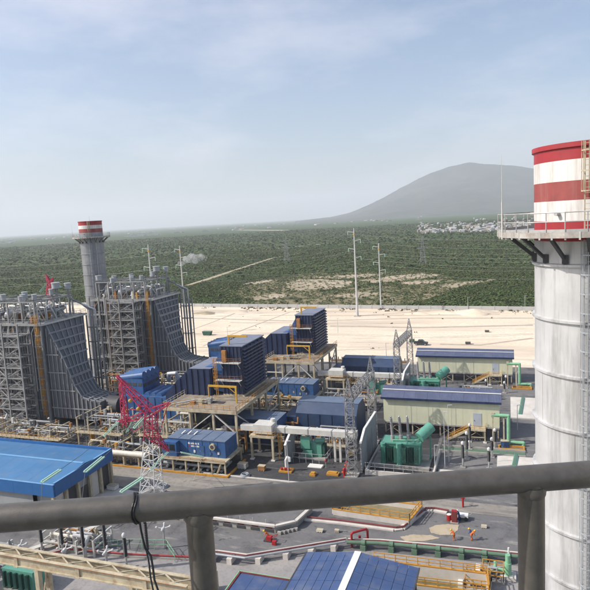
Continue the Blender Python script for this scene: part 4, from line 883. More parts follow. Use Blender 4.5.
# ================================================================== SHEDS
def shed(x0, x1, y0, y1, zb, ze, zr, which):
    t = thing('equipment_shed', f'pale green panelled shed on legs with blue roof, {which}', 'shed', ((x0+x1)/2,(y0+y1)/2,0))
    n = 10
    for i in range(n):
        a = x0+(x1-x0)*i/n; b = x0+(x1-x0)*(i+1)/n
        bx('wall_panel','shed_wall',t,a+0.012,b-0.012,y0,y0+0.12,zb,ze)
    bx('core','shed_wall',t,x0+0.05,x1-0.05,y0+0.04,y1-0.05,zb+0.02,ze-0.05)
    for x, nm in ((x0-0.06,'end_wall'),(x1,'end_wall')): bx(nm,'shed_wall',t,x,x+0.06,y0,y1,zb,ze)
    bx('floor_beam','galvanised',t,x0,x1,y0-0.06,y1,zb-0.3,zb-0.002)
    ov = 0.7; n = 10; yr = (y0+y1)/2
    for i in range(n):
        a = x0-0.5+(x1-x0+1)*i/n; b = x0-0.5+(x1-x0+1)*(i+1)/n
        MB().prism([(y0-ov,ze),(yr,zr),(yr,zr+0.08),(y0-ov,ze+0.09)],a+0.01,b-0.01,'x').build('roof_sheet','shed_roof',t)
    MB().prism([(yr,zr),(y1+ov,ze),(y1+ov,ze+0.09),(yr,zr+0.08)],x0-0.5,x1+0.5,'x').build('rear_roof','shed_roof',t)
    for x in (x0-0.4, x1+0.36): MB().prism([(y0,ze-0.06),(y1,ze-0.06),(yr,zr-0.02)],x,x+0.04,'x').build('gable','shed_roof',t)
    MB().box(x0-0.5,x1+0.5,y0-ov-0.06,y0-ov-0.003,ze-0.34,ze+0.12).build('eave_fascia','navy_panel',t)
    yq = y0-ov+(yr-y0+ov)*0.62; zq = ze+(zr-ze)*0.62+0.1
    MB().box(x0-0.45,x1+0.45,yq-0.14,yq+0.14,zq+0.02,zq+0.16).build('white_flashing','white_trim',t)
    n = 8
    for i in range(n+1):
        x = x0+0.25+(x1-x0-0.5)*i/n
        for y in (y0+0.3, y1-0.3): bx('leg','cream_steel',t,x-0.13,x+0.13,y-0.13,y+0.13,0,zb-0.3)
        if i < n and i % 2 == 0:
            q = x0+0.25+(x1-x0-0.5)*(i+1)/n; bm_('brace','cream_steel',t,(x,y0+0.3,0.2),(q,y0+0.3,zb-0.4),0.09); bm_('brace','cream_steel',t,(q,y0+0.3,0.2),(x,y0+0.3,zb-0.4),0.09)
    MB().tube((x0+0.5,y0+0.7,zb-0.8),(x1-0.5,y0+0.7,zb-0.8),0.12,8).build('red_pipe','dull_red',t)
    # door, landing, orange stair
    xd = x1-5.2
    d = bx('door','door_grey',t,xd,xd+1.7,y0-0.07,y0-0.003,zb+0.1,zb+2.9); bx('door_handle','dark_steel',d,xd+0.2,xd+0.28,y0-0.14,y0-0.072,zb+1.2,zb+1.45)
    bx('landing','cream_steel',t,xd-0.8,xd+2.6,y0-2.4,y0-0.08,zb-0.15,zb-0.003)
    for x in (xd-0.6, xd+2.4):
        bx('landing_leg','cream_steel',t,x-0.12,x+0.12,y0-2.3,y0-2.06,0.15,zb-0.15); bx('leg_base','white_trim',t,x-0.35,x+0.35,y0-2.5,y0-1.8,-0.02,0.15)
    bm_('landing_tie','cream_steel',t,(xd-0.6,y0-2.18,1.1),(xd+2.4,y0-2.18,1.1),0.12)
    MB().rail([(xd+2.6,y0-0.2,zb),(xd+2.6,y0-2.35,zb),(xd-0.8,y0-2.35,zb)],1.0,1.1,0.06).build('landing_railing','orange_yellow',t)
    b = MB()
    for y in (y0-2.3, y0-1.3): b.beam((xd-5.2,y,0.05),(xd-0.8,y,zb-0.1),0.1,0.3)
    for k in range(13): u = (k+0.5)/13; x = xd-5.2+4.4*u; b.box(x-0.15,x+0.15,y0-2.3,y0-1.3,zb*u-0.05,zb*u)
    b.build('stair','cream_steel',t)
    b = MB()
    for y in (y0-2.3, y0-1.3):
        for h in (0.5,1.0): b.beam((xd-5.2,y,h),(xd-0.8,y,zb-0.1+h),0.09)
        for k in range(5): u = k/4; b.beam((xd-5.2+4.4*u,y,zb*u),(xd-5.2+4.4*u,y,zb*u+1.0),0.07)
    b.build('stair_railing','orange_yellow',t)
    # cooling unit and lamp brackets on the wall
    for x in (x0+5.2, x0+9.8, x0+14.6): MB().beam((x,y0-0.4,ze-0.6),(x,y0-0.003,ze-0.5),0.08).beam((x,y0-0.4,ze-0.6),(x,y0-0.4,0.9),0.035).build('conduit','galvanised',t)
    # green pipe loop at the east end
    p = thing('green_pipe_loop', f'pale green pipe loop at the east end of the shed {which}', 'pipe', (x1+2.2,y0-3,0))
    MB().path([(x1-1.4,y0-2.6,zb+3.6),(x1+1.8,y0-2.6,zb+3.6),(x1+1.8,y0-2.6,0.7),(x1+4.6,y0-2.6,0.7),(x1+4.6,y0-2.6,0.0)],0.36,12).build('pipe','pipe_green',p,True)
    for x in (x1-1.2, x1+0.9): bx('support','cream_steel',p,x-0.14,x+0.14,y0-2.74,y0-2.46,0,zb+3.2)
    MB().box(x1-1.5,x1-0.9,y0-2.9,y0-2.3,zb+3.2,zb+4.1).build('valve_box','cream_steel',p)
    k = thing('orange_kerb', f'orange painted kerb box beside the green pipe of the shed {which}', 'kerb', (x1+2,y0-5,0))
    b = MB().box(x1-0.2,x1+4.8,y0-5.4,y0-5.1,-0.02,0.35).box(x1-0.2,x1+0.1,y0-5.1,y0-3.6,-0.02,0.35).box(x1+4.5,x1+4.8,y0-5.1,y0-3.6,-0.02,0.35).box(x1-0.2,x1+4.8,y0-3.6,y0-3.3,-0.02,0.35); b.build('kerb','orange_yellow',k)
    return t
shed(-26.0,-1.9,125.9,132.4,2.6,8.15,9.85,'nearer one')
shed(-24.5,1.0,168.9,175.4,2.6,7.3,8.7,'by the sand')
# ================================================================== TRANSFORMERS
def transformer(x, y, big, lb, wide=1.0):
    t = thing('transformer', lb, 'transformer', (x,y,0))
    if big:
        bx('tank','transformer_green',t,x-3.6,x+3.6,y-1.8,y+1.8,0.6,4.4)
        bx('tank_cover','transformer_green',t,x-3.8,x+3.8,y-2,y+2,4.402,4.6)
        bx('foundation','concrete',t,x-5.4,x+5.4,y-3.4,y+3.4,-0.02,0.598)
        for i in range(6):
            a = x-3.2+i*1.28
            f = MB()
            for k in range(5): f.box(a-0.45+k*0.2,a-0.38+k*0.2,y-3.0,y-1.85,1.1,4.0)
            f.build('radiator','dark_green' if i in (1,4) else 'transformer_green',t)
        for k, a in enumerate((-1.7, -0.2, 1.2)):
            s = MB(); p0 = Vector((x+a,y-0.5+k*0.6,4.6)); p1 = p0+Vector((-0.25,0.1,4.6-k*0.1))
            s.tube(p0,p0.lerp(p1,0.2),0.42,12); 
            for j in range(14): u = 0.2+0.75*j/14; s.tube(p0.lerp(p1,u),p0.lerp(p1,u+0.03),0.27,12)
            s.tube(p0,p1,0.17,10); s.build('bushing','insulator',t,True); MB().ball(p1,0.2,10).build('corona_cap','pipe_lagging',t,True)
        c = MB(); c.tube((x+3.4,y-0.6,5.5),(x+5.4,y+1.6,7.0),1.05,18); c.build('conservator','transformer_green',t,True)
        for (a, b_) in ((3.6,-0.4),(5.2,1.4)): bx('conservator_leg','transformer_green',t,x+a-0.15,x+a+0.15,y+b_-0.15,y+b_+0.15,0.6,5.2)
        MB().path([(x+3.4,y-0.6,5.2),(x+2.6,y-0.6,4.9),(x-1.5,y-1.2,4.9),(x-1.5,y-1.2,4.5)],0.14,8).build('oil_pipe','pipe_green',t,True)
        MB().tube((x-3.3,y-2.3,0.6),(x-3.3,y-2.3,4.6),0.5,14).build('cooler_drum','transformer_green',t,True); MB().tube((x-0.2,y-2.5,0.6),(x-0.2,y-2.5,4.8),0.55,14).build('cooler_drum','transformer_green',t,True)
    else:
        s = wide
        bx('tank','transformer_green',t,x-1.5*s,x+1.5*s,y-0.9,y+0.9,0.4,3.2)
        bx('foundation','concrete',t,x-2.2*s,x+2.2*s,y-1.6,y+1.6,-0.02,0.398)
        bx('cabinet','transformer_green',t,x-1.7*s,x-0.2*s,y-1.5,y-0.903,2.2,4.6); bx('cabinet','transformer_green',t,x-1.0*s,x+0.1*s,y-1.5,y-0.903,0.5,1.9)
        for i in range(6): bx('radiator_fin','dark_green',t,x+1.503*s,x+2.0*s,y-0.8+i*0.3,y-0.7+i*0.3,0.8,2.9)
        MB().tube((x+0.6*s,y-0.6,3.7),(x+2.0*s,y-0.6,3.9),0.45,14).build('conservator','transformer_green',t,True)
        for i in range(3): MB().tube((x-0.8*s+i*0.7,y+0.2,3.2),(x-0.8*s+i*0.7,y+0.2,4.4),0.12,8).build('bushing','insulator',t)
    return t
transformer(-19.5,110.5,True,'big green main transformer with three tall bushings in front of the nearer shed')
transformer(-20.5,154.0,True,'big green main transformer seen over the nearer shed roof')
transformer(-37.3,109.6,False,'small green transformer standing under the nearer white bus duct',1.3)
transformer(-33.0,152.8,False,'small green transformer near the farther lattice gantry',1.2)
# railed oil bund in front of the main transformers
def bund(x0,x1,y0,y1,lb):
    t = thing('oil_bund', lb, 'bund', ((x0+x1)/2,y0,0))
    b = MB().box(x0,x1,y0,y0+0.3,-0.02,0.9).box(x0,x0+0.3,y0+0.3,y1,-0.02,0.9).box(x1-0.3,x1,y0+0.3,y1,-0.02,0.9); b.build('bund_wall','pale_concrete',t)
    n = int((x1-x0)/1.6)
    for i in range(n+1): x = x0+0.15+(x1-x0-0.3)*i/n; MB().tube((x,y0+0.15,0.9),(x,y0+0.15,2.3),0.045,6).build('rail_post','galvanised',t)
    MB().tube((x0,y0+0.15,2.3),(x1,y0+0.15,2.3),0.04,6).tube((x0,y0+0.15,1.6),(x1,y0+0.15,1.6),0.04,6).build('guard_rail','galvanised',t)
    return t
bund(-25.4,-12.9,103.6,116.5,'low concrete bund with grey railing around the nearer main transformer')
bund(-25.0,-9,148.6,160,'low concrete bund around the farther main transformer')
# railing cage of the small transformer
t = thing('railing_cage','grey railing cage around the small green transformer','railing',(-37.3,107.4,0))
MB().rail([(-40.6,106.2,0),(-33.8,106.2,0),(-33.8,112.6,0)],2.0,1.5,0.07).build('railing','galvanised',t); bx('gate_slab','white_trim',t,-37,-34.2,104.4,106.0,-0.01,0.14)
b = MB()
for k in range(10): b.beam((-34,104.5+k*0.01,0.1+k*0.01),(-34,106.1,0.1),0.06)
b.build('gate_rail','galvanised',t)
# ================================================================== LATTICE GANTRIES
def gantry(pa, pb, hb, peak, lb):
    t = thing('lattice_gantry', lb, 'gantry', (*((Vector(pa)+Vector(pb))/2)[:2],0))
    for p in (pa, pb):
        q = Vector(p); c = MB(); c.lattice((q.x,q.y,0),(q.x,q.y,hb),1.7,1.3,13,0.085); c.build('tower_leg','lattice_grey',t)
        MB().lattice((q.x,q.y,hb),(q.x,q.y,hb+peak),1.2,0.12,4,0.07).build('peak','lattice_grey',t)
        bx('footing','concrete',t,q.x-1.2,q.x+1.2,q.y-1.2,q.y+1.2,-0.02,0.3)
    MB().lattice((pa[0],pa[1],hb-0.7),(pb[0],pb[1],hb-0.7),1.3,1.3,14,0.085,(1,0,0)).build('cross_beam','lattice_grey',t)
    return t
gantry((-27.6,102.6),(-27.2,119.5),15.6,3.0,'grey lattice gantry by the road in front of the nearer generator house')
gantry((-26.4,146.2),(-25.6,162.0),16.0,3.2,'grey lattice gantry standing against the pale sand behind the first')
# ================================================================== BLUE-ROOFED HALL, lower left
t = thing('blue_roof_hall','long low hall with bright blue metal roof behind the handrail at left','building',(-86,81.2,0))
X0, X1, Y0, Y1, ZE, ZR = -112.0, -70.2, 73.4, 89.0, 6.9, 7.55; ym = 81.3
n = 14
for i in range(n):
    a = X0+(X1-X0)*i/n; b = X0+(X1-X0)*(i+1)/n
    MB().prism([(Y0+0.25,ZE-0.1),(ym,ZR),(ym,ZR+0.06),(Y0+0.25,ZE-0.04)],a+0.01,b-0.01,'x').build('roof_sheet','roof_blue',t)
    MB().prism([(ym,ZR),(Y1-0.25,ZE-0.1),(Y1-0.25,ZE-0.04),(ym,ZR+0.06)],a+0.01,b-0.01,'x').build('roof_sheet','roof_blue',t)
bm_('ridge_flashing','light_blue_flashing',t,(X0,ym,ZR+0.1),(X1-0.3,ym,ZR+0.1),0.5,0.08)
n = 10
for i in range(n):
    a = X0+(X1-X0)*i/n; b = X0+(X1-X0)*(i+1)/n
    bx('fascia_panel','fascia_blue',t,a+0.01,b-0.01,Y0-0.05,Y0+0.24,5.0,7.1); bx('fascia_panel','fascia_blue',t,a+0.01,b-0.01,Y1-0.24,Y1+0.05,5.0,7.35)
for i in range(4):
    a = Y0+0.26+(Y1-Y0-0.52)*i/4; b = Y0+0.26+(Y1-Y0-0.52)*(i+1)/4; bx('fascia_panel','fascia_blue',t,X1-0.2,X1+0.05,a+0.01,b-0.01,5.0,7.3)
bx('parapet_cap','light_blue_flashing',t,X0,X1+0.08,Y0-0.08,Y0+0.26,7.102,7.16); bx('parapet_cap','light_blue_flashing',t,X1-0.24,X1+0.09,Y0+0.27,Y1-0.26,7.302,7.36)
bx('wall','grey_wall',t,X0,X1-0.9,Y0+0.6,Y1-0.4,0,5.2)
for i in range(6): y = Y0+0.3+i*(Y1-Y0-0.6)/5; bx('column','cream_steel',t,X1-0.75,X1-0.25,y-0.25,y+0.25,0,5.0); bx('column','cream_steel',t,X1-4.5,X1-4.1,Y0+0.05,Y0+0.5,0,5.0)
for i in range(5):
    y = Y0+0.75+i*(Y1-Y0-0.6)/5; bx('wall_panel','pale_concrete' if i in (0,3) else 'dark_steel',t,X1-0.89,X1-0.8,y,y+2.2,0.1,4.6 if i != 2 else 3.2)
# ================================================================== RED AND WHITE LATTICE TOWER
def insulator_string(b, p, q, r=0.17):
    n = max(6, int((q-p).length/0.2)); side = (q-p).cross(Vector((0,0,1))).normalized()*0.26
    for s in (-1, 1):
        for k in range(n): u = k/n; b.tube(p.lerp(q,u)+side*s, p.lerp(q,u+0.55/n)+side*s, r, 8, r*0.6)
    b.beam(p-side*1.3,p+side*1.3,0.1); b.beam(q-side*1.3,q+side*1.3,0.1); return b
base = G(152,500); TY = base.y
def T(px, py): return GY(px, py, TY)
t = thing('lattice_tower','red and white lattice line tower with spread arms beside the blue hall','tower',(base.x,base.y,0))
zb = T(151,440)
MB().lattice((base.x,TY,0),(zb.x,TY,zb.z),3.2,1.8,7,0.10).build('body','tower_white',t)
top = T(151,412)
MB().lattice((zb.x,TY,zb.z),(top.x,TY,top.z),1.8,1.5,4,0.10).build('waist','tower_red',t)
for (a, b_, w0, w1, sg, nm) in (((151,412),(116.5,375.5),1.5,0.25,8,'raised_arm'),((151,412),(170,403),1.3,0.3,4,'raised_arm'),((146,415),(118,421.5),1.2,0.2,5,'cross_arm'),((154,436),(169,451),1.3,0.2,4,'cross_arm'),((121,382),(126,426),0.6,0.9,7,'side_leg')):
    p, q = T(*a), T(*b_); MB().lattice(p,q,w0,w1,sg,0.085,(0,1,0)).build(nm,'tower_red',t)
bm_('tie','tower_red',t,T(126,392),T(146,414),0.12); bm_('tie','tower_red',t,T(124,408),T(150,412),0.12); bm_('tie','tower_red',t,T(120,421),T(134,432),0.12); bm_('tie','tower_red',t,T(134,432),T(150,420),0.12)
bm_('tie','tower_red',t,T(160,406),T(156,430),0.10); bm_('tie','tower_red',t,T(168,404),T(160,432),0.10)
for p in ((133,401),(141,409)): MB().ball(T(*p)+Vector((0,-0.8,0.3)),0.35,10).build('marker_lamp','safety_yellow',t,True)
for sx in (-1,1):
    for sy in (-1,1): bx('footing','concrete',t,base.x+sx*1.6-0.5,base.x+sx*1.6+0.5,TY+sy*1.6-0.5,TY+sy*1.6+0.5,-0.03,0.35)
# its conductors, each with insulator strings at both ends
LN = [((118.5,421.5),(104,436),(60,470),(42,482),'conductor over the blue hall roof, farthest left of those from the red tower'),
      ((146,415),(134,428),(103,457),(85,472),'conductor over the east edge of the blue hall roof from the red tower'),
      ((168,452),(150,470),(142,478),(121,492),'conductor below the others in front of the red tower, beside the hall')]
for k, (a, b_, c, d, lb) in enumerate(LN):
    p0, p1 = T(*a), GY(*b_, TY-2.4); p2, p3 = G(*c, 9.4), G(*d, 9.0)
    t = thing('conductor', lb, 'power line', (p3.x,p3.y,0), 'conductors from the red tower')
    insulator_string(MB(), p0, p1).build('insulator_string','insulator_glass',t); insulator_string(MB(), p2, p3).build('insulator_string','insulator_glass',t)
    b = MB(); b.path([p1, p1.lerp(p2,0.5)+Vector((0,0,-0.25)), p2],0.035,6); pe = Vector((-66+k*7.1,65.8,6.4)); b.path([p3, p3.lerp(pe,0.5)+Vector((0,0,-0.4)), pe],0.035,6); b.build('wire','wire',t)
p0, p1, p2 = T(168,452), GY(181,452.5,95), GY(203,457,98.0)
t = thing('conductor','conductor with pale green insulators in front of the lettered blue module','power line',(p1.x,p1.y,0))
insulator_string(MB(),p1,p2,0.13).build('insulator_string','insulator_glass',t); MB().path([p0,p1],0.03,6).path([p2,G(193,481,0.0)],0.05,6).build('wire','cream_steel',t)
p0, p1 = T(137,413), G(147,432,6); t = thing('conductor','short dangling conductor with pale green insulators under the red tower arms','power line',(p0.x,p0.y,0))
insulator_string(MB(),p0,T(127,432),0.15).build('insulator_string','insulator_glass',t); insulator_string(MB(),p0+Vector((0.3,0,0)),T(146,430),0.12).build('insulator_string','insulator_glass',t)
# second red tower peeping over the nearer boiler house
p = GY(49,292,172); t = thing('lattice_tower','red lattice tower top showing above the nearer boiler roof','tower',(p.x,172,0))
MB().lattice((p.x,172,0),(p.x,172,p.z-3),4.5,1.8,12,0.14).build('body','tower_white',t)
q = GY(50,284,172); MB().lattice((p.x,172,p.z-3),q,1.8,1.4,4,0.18).build('waist','tower_red',t)
for a in ((46,275),(53,278)): MB().lattice(q,GY(*a,172),1.2,0.25,4,0.16,(0,1,0)).build('raised_arm','tower_red',t)
for a, b_ in (((47,284),(40,292)),((54,284),(61,287))): insulator_string(MB(),GY(*a,172),GY(*b_,172),0.3).build('insulator_string','insulator_glass',t)
# ================================================================== TALL POLES AND LINES
POLES = {}
def mono(key, x, y, z, lb, r0=0.5):
    t = thing('power_pole', lb, 'pole', (x,y,-0.2)); POLES[key] = Vector((x,y,z))
    MB().tube((x,y,-0.3),(x,y,z),r0,16,0.2).build('pole','pole_grey',t,True); bx('footing','concrete',t,x-1.5,x+1.5,y-1.5,y+1.5,-0.3,0.1)
    for k, dz in enumerate((2.0, 6.0, 10.0, 14.0)):
        s = 1 if k % 2 else -1
        bm_('cross_arm','pole_grey',t,(x,y,z-dz),(x+s*3.0,y,z-dz+0.5),0.22)
        MB().tube((x+s*3.0,y,z-dz+0.5),(x+s*3.0,y,z-dz-1.2),0.14,6).build('insulator','insulator_glass',t)
    MB().tube((x,y,z-3.2),(x,y,z-2.6),0.5,12).build('marker_band','safety_yellow',t)
pA = G(357.5,316); mono('A',pA.x,pA.y,GY(355.3,228,pA.y).z,'tallest grey steel power pole standing on the sand before the wall',0.62)
pB = G(381,308.5); mono('B',pB.x,pB.y,GY(380,243,pB.y).z,'shorter grey steel power pole behind the wall right of the tallest',0.42)
p = GY(148,244.5,222); mono('C',p.x,222,p.z,'grey power pole rising behind the farther boiler roof')
p = GY(179.5,246,268); mono('D',p.x,268,p.z,'grey power pole right of the farther boiler behind its steam',0.42)
POLES['E'] = Vector((90,268,41)); POLES['F'] = Vector((80,295,34)); POLES['W'] = Vector((-330,200,38)); POLES['V'] = Vector((-420,330,34))
def catenary(b, p, q, sag, r, n=14):
    P = [p.lerp(q,i/n)+Vector((0,0,-sag*4*(i/n)*(1-i/n))) for i in range(n+1)]
    for a, c in zip(P[:-1],P[1:]): b.beam(a,c,r)
    return b
for a, c, lb in (('C','A','power line wires sagging between the two taller poles'),('A','E','power line wires running right from the tallest pole'),('D','B','lower power line wires sagging across the scrub to the shorter pole'),('B','F','power line wires running right from the shorter pole'),('W','C','power line wires running left from the pole behind the farther boiler'),('V','D','power line wires running left from the pole beside the steam')):
    t = thing('power_line',lb,'power line',POLES[a])
    for k, dz in enumerate((2.7,6.7,10.7,14.7)):
        s = 3 if k % 2 else -3; o = Vector((s,0,-dz)); MB_ = catenary(MB(),POLES[a]+o,POLES[c]+o,5.0,0.035); MB_.build('wire','pole_grey',t)
for (x, y, y0, lb) in ((287,262,238,'faint lattice pylon far out on the scrub left of the tallest pole'),(423,264,236,'faint lattice pylon far out on the scrub below the town')):
    p = G(x,y); z = GY(x,y0,p.y).z; t = thing('pylon',lb,'pylon',(p.x,p.y,-0.3))
    MB().lattice((p.x,p.y,-0.4),(p.x,p.y,z),5.5,0.5,8,0.16).build('body','lattice_grey',t)
    for dz in (3,7,11): MB().lattice((p.x-5,p.y,z-dz),(p.x+5,p.y,z-dz),0.5,0.5,6,0.14).build('cross_arm','lattice_grey',t)
# ================================================================== POST INSULATORS
def post(px, py, py1, lb, grp):
    p = G(px,py); z = GY(px-1,py1,p.y).z
    t = thing('cable_post',lb,'insulator post',(p.x,p.y,0),grp)
    MB().tube((p.x,p.y,0),(p.x,p.y,z*0.35),0.16,10).build('stand','galvanised',t,True)
    b = MB().tube((p.x,p.y,z*0.35),(p.x,p.y,z-0.7),0.2,12)
    for k in range(16): zz = z*0.37+(z*0.63-0.9)*k/16; b.tube((p.x,p.y,zz),(p.x,p.y,zz+0.1),0.29,12,0.21)
    b.build('insulator_column','black_rubber',t,True)
    MB().ball((p.x,p.y,z-0.42),0.32,12,0.42).build('cap','white_ceramic',t,True); bx('base_plate','concrete',t,p.x-0.5,p.x+0.5,p.y-0.5,p.y+0.5,-0.02,0.15)
for a in ((463,467,441,'nearest black cable post with white cap, left row by the near shed'),(467,459,431,'middle black cable post with white cap, left row by the near shed'),(470,449,423,'rearmost black cable post with white cap, left row by the near shed'),(489,469,447,'nearest black cable post with white cap, right row by the near shed'),(492,457,437,'middle black cable post with white cap, right row by the near shed'),(495,448.5,428,'rearmost black cable post with white cap, right row by the near shed')): post(*a,'cable posts by the near shed')
for a in ((486,390,379,'small black cable post with white cap beside the far shed stair'),(504.5,393,381,'small black cable post with white cap at the far shed corner'),(506,388,375,'rear small black cable post with white cap at the far shed corner')): post(*a,'cable posts by the far shed')
for i, (x, y, y1) in enumerate(((43,556,516),(64,560,514),(85,562,519),(107,564,518),(127,569,533),(149,568,517))):
    post(x,y,y1,('leftmost','second from left','third from left','fourth from left','fifth from left','rightmost')[i]+' of the black cable posts under the handrail at left','cable posts under the handrail')
# white three-armed switch heads between the posts
def switch(px,py,lb):
    p = G(px,py); t = thing('switch_head',lb,'switchgear',(p.x,p.y,0),'switch heads among the cable posts')
    MB().tube((p.x,p.y,0),(p.x,p.y,3.0),0.14,8).build('stand','galvanised',t); MB().ball((p.x,p.y,3.1),0.3,10).build('hub','white_ceramic',t,True)
    for k in range(4):
        a = k*math.pi/2+0.4; q = Vector((p.x+1.0*math.cos(a),p.y+1.0*math.sin(a),3.4)); b = MB().tube((p.x,p.y,3.1),q,0.09,8); b.ball(q,0.19,8); b.build('arm','white_ceramic',t,True)
switch(107.5,573,'white branching switch head beside the fourth cable post'); switch(67,570,'white branching switch head beside the second cable post'); switch(22,566,'white branching switch head at the far left under the handrail'); switch(165,548,'white branching switch head right of the cable posts')
# ================================================================== PIPE SKIDS AND RACKS
def skid(x0,x1,y0,y1,h,lb,seed,name='pipe_skid',frame='cream_steel'):
    r = random.Random(seed); t = thing(name,lb,'pipe rack' if name == 'pipe_rack' else 'pipework',((x0+x1)/2,(y0+y1)/2,0))
    nx = max(2,round((x1-x0)/3.4)); ny = 2
    for i in range(nx+1):
        x = x0+(x1-x0)*i/nx; hh = h*r.choice([1,1,0.8,0.62])
        for y in (y0,y1):
            bx('post',frame,t,x-0.13,x+0.13,y-0.13,y+0.13,0,hh)
        bm_('cross_beam',frame,t,(x,y0,hh-0.12),(x,y1,hh-0.12),0.2,0.26); bm_('cross_beam',frame,t,(x,y0,hh*0.5),(x,y1,hh*0.5),0.16,0.2)
        if r.random() < 0.5 and i < nx: bm_('brace',frame,t,(x,y0,0.3),(x0+(x1-x0)*(i+1)/nx,y0,h*0.55),0.1)
    for y in (y0,y1): bm_('long_beam',frame,t,(x0,y,h*0.5),(x1,y,h*0.5),0.16,0.22)
    k = int((y1-y0)/0.7)+6
    for i in range(k):
        y = r.uniform(y0+0.2,y1-0.2); rr = r.choice([0.07,0.1,0.14,0.2,0.26]); z = h*r.choice([0.3,0.5,0.62,0.93])+rr+0.12
        a = r.uniform(x0-1,x1-2); b_ = min(x1+1,a+r.uniform(2,8)); z2 = max(0.3,z+r.choice([-1.2,-0.7,0.8,1.3]))
        pts = [(a,y,0.1),(a,y,z),(b_,y,z),(b_,y+r.uniform(-1,1),z2)]
        if r.random() < 0.6: pts.append((b_,pts[-1][1],0.1))
        MB().path(pts,rr,8).build('pipe',r.choice(['pipe_lagging','pale_lagging','slate_frame','cream_steel','silencer_grey','rust_orange','slate_rib','white_steel']),t,True)
    for i in range(int((x1-x0)*(y1-y0)/14)):
        x = r.uniform(x0+0.3,x1-0.3); y = r.uniform(y0,y1); z = h*r.choice([0.5,1.0]); bx('control_box',r.choice(['galvanised','rust_orange','orange_yellow','cream_steel','dark_steel','white_steel']),t,x-0.3,x+0.3,y-0.25,y+0.25,z-0.3,z+r.uniform(0.3,1.0))
        bm_('conduit','galvanised',t,(x,y,0),(x,y,z-0.3),0.08)
    if h > 3:
        bx('walkway','cream_steel',t,x0,x1,y0-1.1,y0-0.15,h*0.5-0.08,h*0.5); MB().rail([(x0,y0-1.05,h*0.5),(x1,y0-1.05,h*0.5)],1.05,1.4,0.06).build('walkway_railing',r.choice(['orange_yellow','cream_steel','rust_orange']),t)
        for i in range(nx+1): x = x0+(x1-x0)*i/nx; bm_('walkway_strut',frame,t,(x,y0-1.0,h*0.5-0.1),(x,y0,h*0.5-1.0),0.1)
    for i in range(int((x1-x0)/2.6)):
        x = r.uniform(x0+0.6,x1-0.6); y = r.uniform(y0+0.5,y1-0.5); c = r.choice(['orange_yellow','rust_orange','silencer_grey','machine_blue','cream_steel','galvanised','dark_steel'])
        if r.random() < 0.5: b = MB().tube((x-0.7,y,0.7),(x+0.7,y,0.7),0.45,12); b.box(x-0.8,x+0.8,y-0.4,y+0.4,0,0.3); b.build('pump',c,t,True)
        else: b = MB().tube((x,y,0),(x,y,r.uniform(1.4,2.4)),r.uniform(0.35,0.6),12); b.build('vessel',c,t,True)
    return t
skid(-114,-95,103.5,110,3.4,'tangled cream pipe rack at the foot of the nearer boiler',1,'pipe_rack')
skid(-136,-117,102,109,3.4,'tangled cream pipe rack at the far left below the stair tower',2,'pipe_rack')
skid(-92,-80,105.5,114,6.4,'cream pipe rack with rusty floors left of the red tower arms',3,'pipe_rack')
skid(-83.5,-70,98.6,104.2,3.6,'low pipe skid with yellow valves between the hall and the lettered module',4)
skid(-97,-84,138.5,147,5.6,'cream pipe rack in front of the farther boiler duct',5,'pipe_rack')
skid(-94.5,-80.5,131.0,135.2,8.6,'tall cream pipe rack with rusty floor between the two boiler houses',6,'pipe_rack')
skid(-78,-67.5,138,147,4.4,'low pipe skid behind the nearer inlet duct',7)
skid(-77,-67.6,107.5,116,5.6,'cream pipe rack under the west end of the nearer filter deck',8,'pipe_rack')
skid(-64,-49,132.8,138.5,3.2,'low pipe skid between the two filter decks',9)
skid(-84.8,-69.5,150.2,155.4,5.0,'pipe rack beside the farther boiler duct',10,'pipe_rack')
skid(-46,-30,158,162.5,3.4,'low pipe skid in front of the farther generator house',11)
skid(-14,-3.5,150,157,2.6,'low grey pipe skid between the two sheds',12,'pipe_skid','galvanised')
skid(-78,-69,55.5,63,3.6,'pale steel framework under the handrail at far left',13,'steel_framework','white_steel')
skid(-67.5,-58,67.2,71.5,2.6,'pale braced framework in front of the blue hall under the handrail',14,'steel_framework','white_steel')
skid(-47,-31,112.5,118.2,3.6,'dark pipe skid in the shade behind the nearer bus duct',21,'pipe_skid','slate_frame')
skid(-62,-53.5,107.8,112.4,4.6,'tan valve rack under the front of the nearer filter deck',22,'pipe_rack')
skid(-57.5,-49,150,155,4.6,'tan valve rack under the front of the farther filter deck',23,'pipe_rack')
skid(-44.5,-32,139.5,145.5,3.4,'grey pipe skid between the farther module and the near shed',24,'pipe_skid','galvanised')
skid(-12,-2,133.6,138.5,2.4,'low grey pipe skid behind the near shed',25,'pipe_skid','galvanised')
skid(-113,-99,140,149,5.6,'cream pipe rack below the farther stair tower',15,'pipe_rack')
# thick pale pipe beside the hall
t = thing('lagged_pipeline','thick pale lagged pipeline on trestles behind the blue hall','pipe',(-70,95,0))
a, b_ = GY(74,447.5,97.4), GY(146,453.5,97.4); MB().tube((a.x,97.4,2.6),(b_.x,97.4,2.6),0.55,16).build('pipe','pale_lagging',t,True)
for i in range(5): x = a.x+(b_.x-a.x)*(i+0.5)/5; bx('trestle','cream_steel',t,x-0.15,x+0.15,97.1,97.7,0,2.06)
t = thing('orange_kerb','orange kerb line along the road below the pale pipeline','kerb',(-72,97,0)); bx('kerb','orange_yellow',t,-82,-67.3,96.6,96.95,-0.03,0.3)
t = thing('road_kerb','pale concrete kerb along the paved apron beside the road','kerb',(-40,97.6,0)); bx('kerb','pale_concrete',t,-56,-27.6,97.25,97.6,-0.03,0.16)
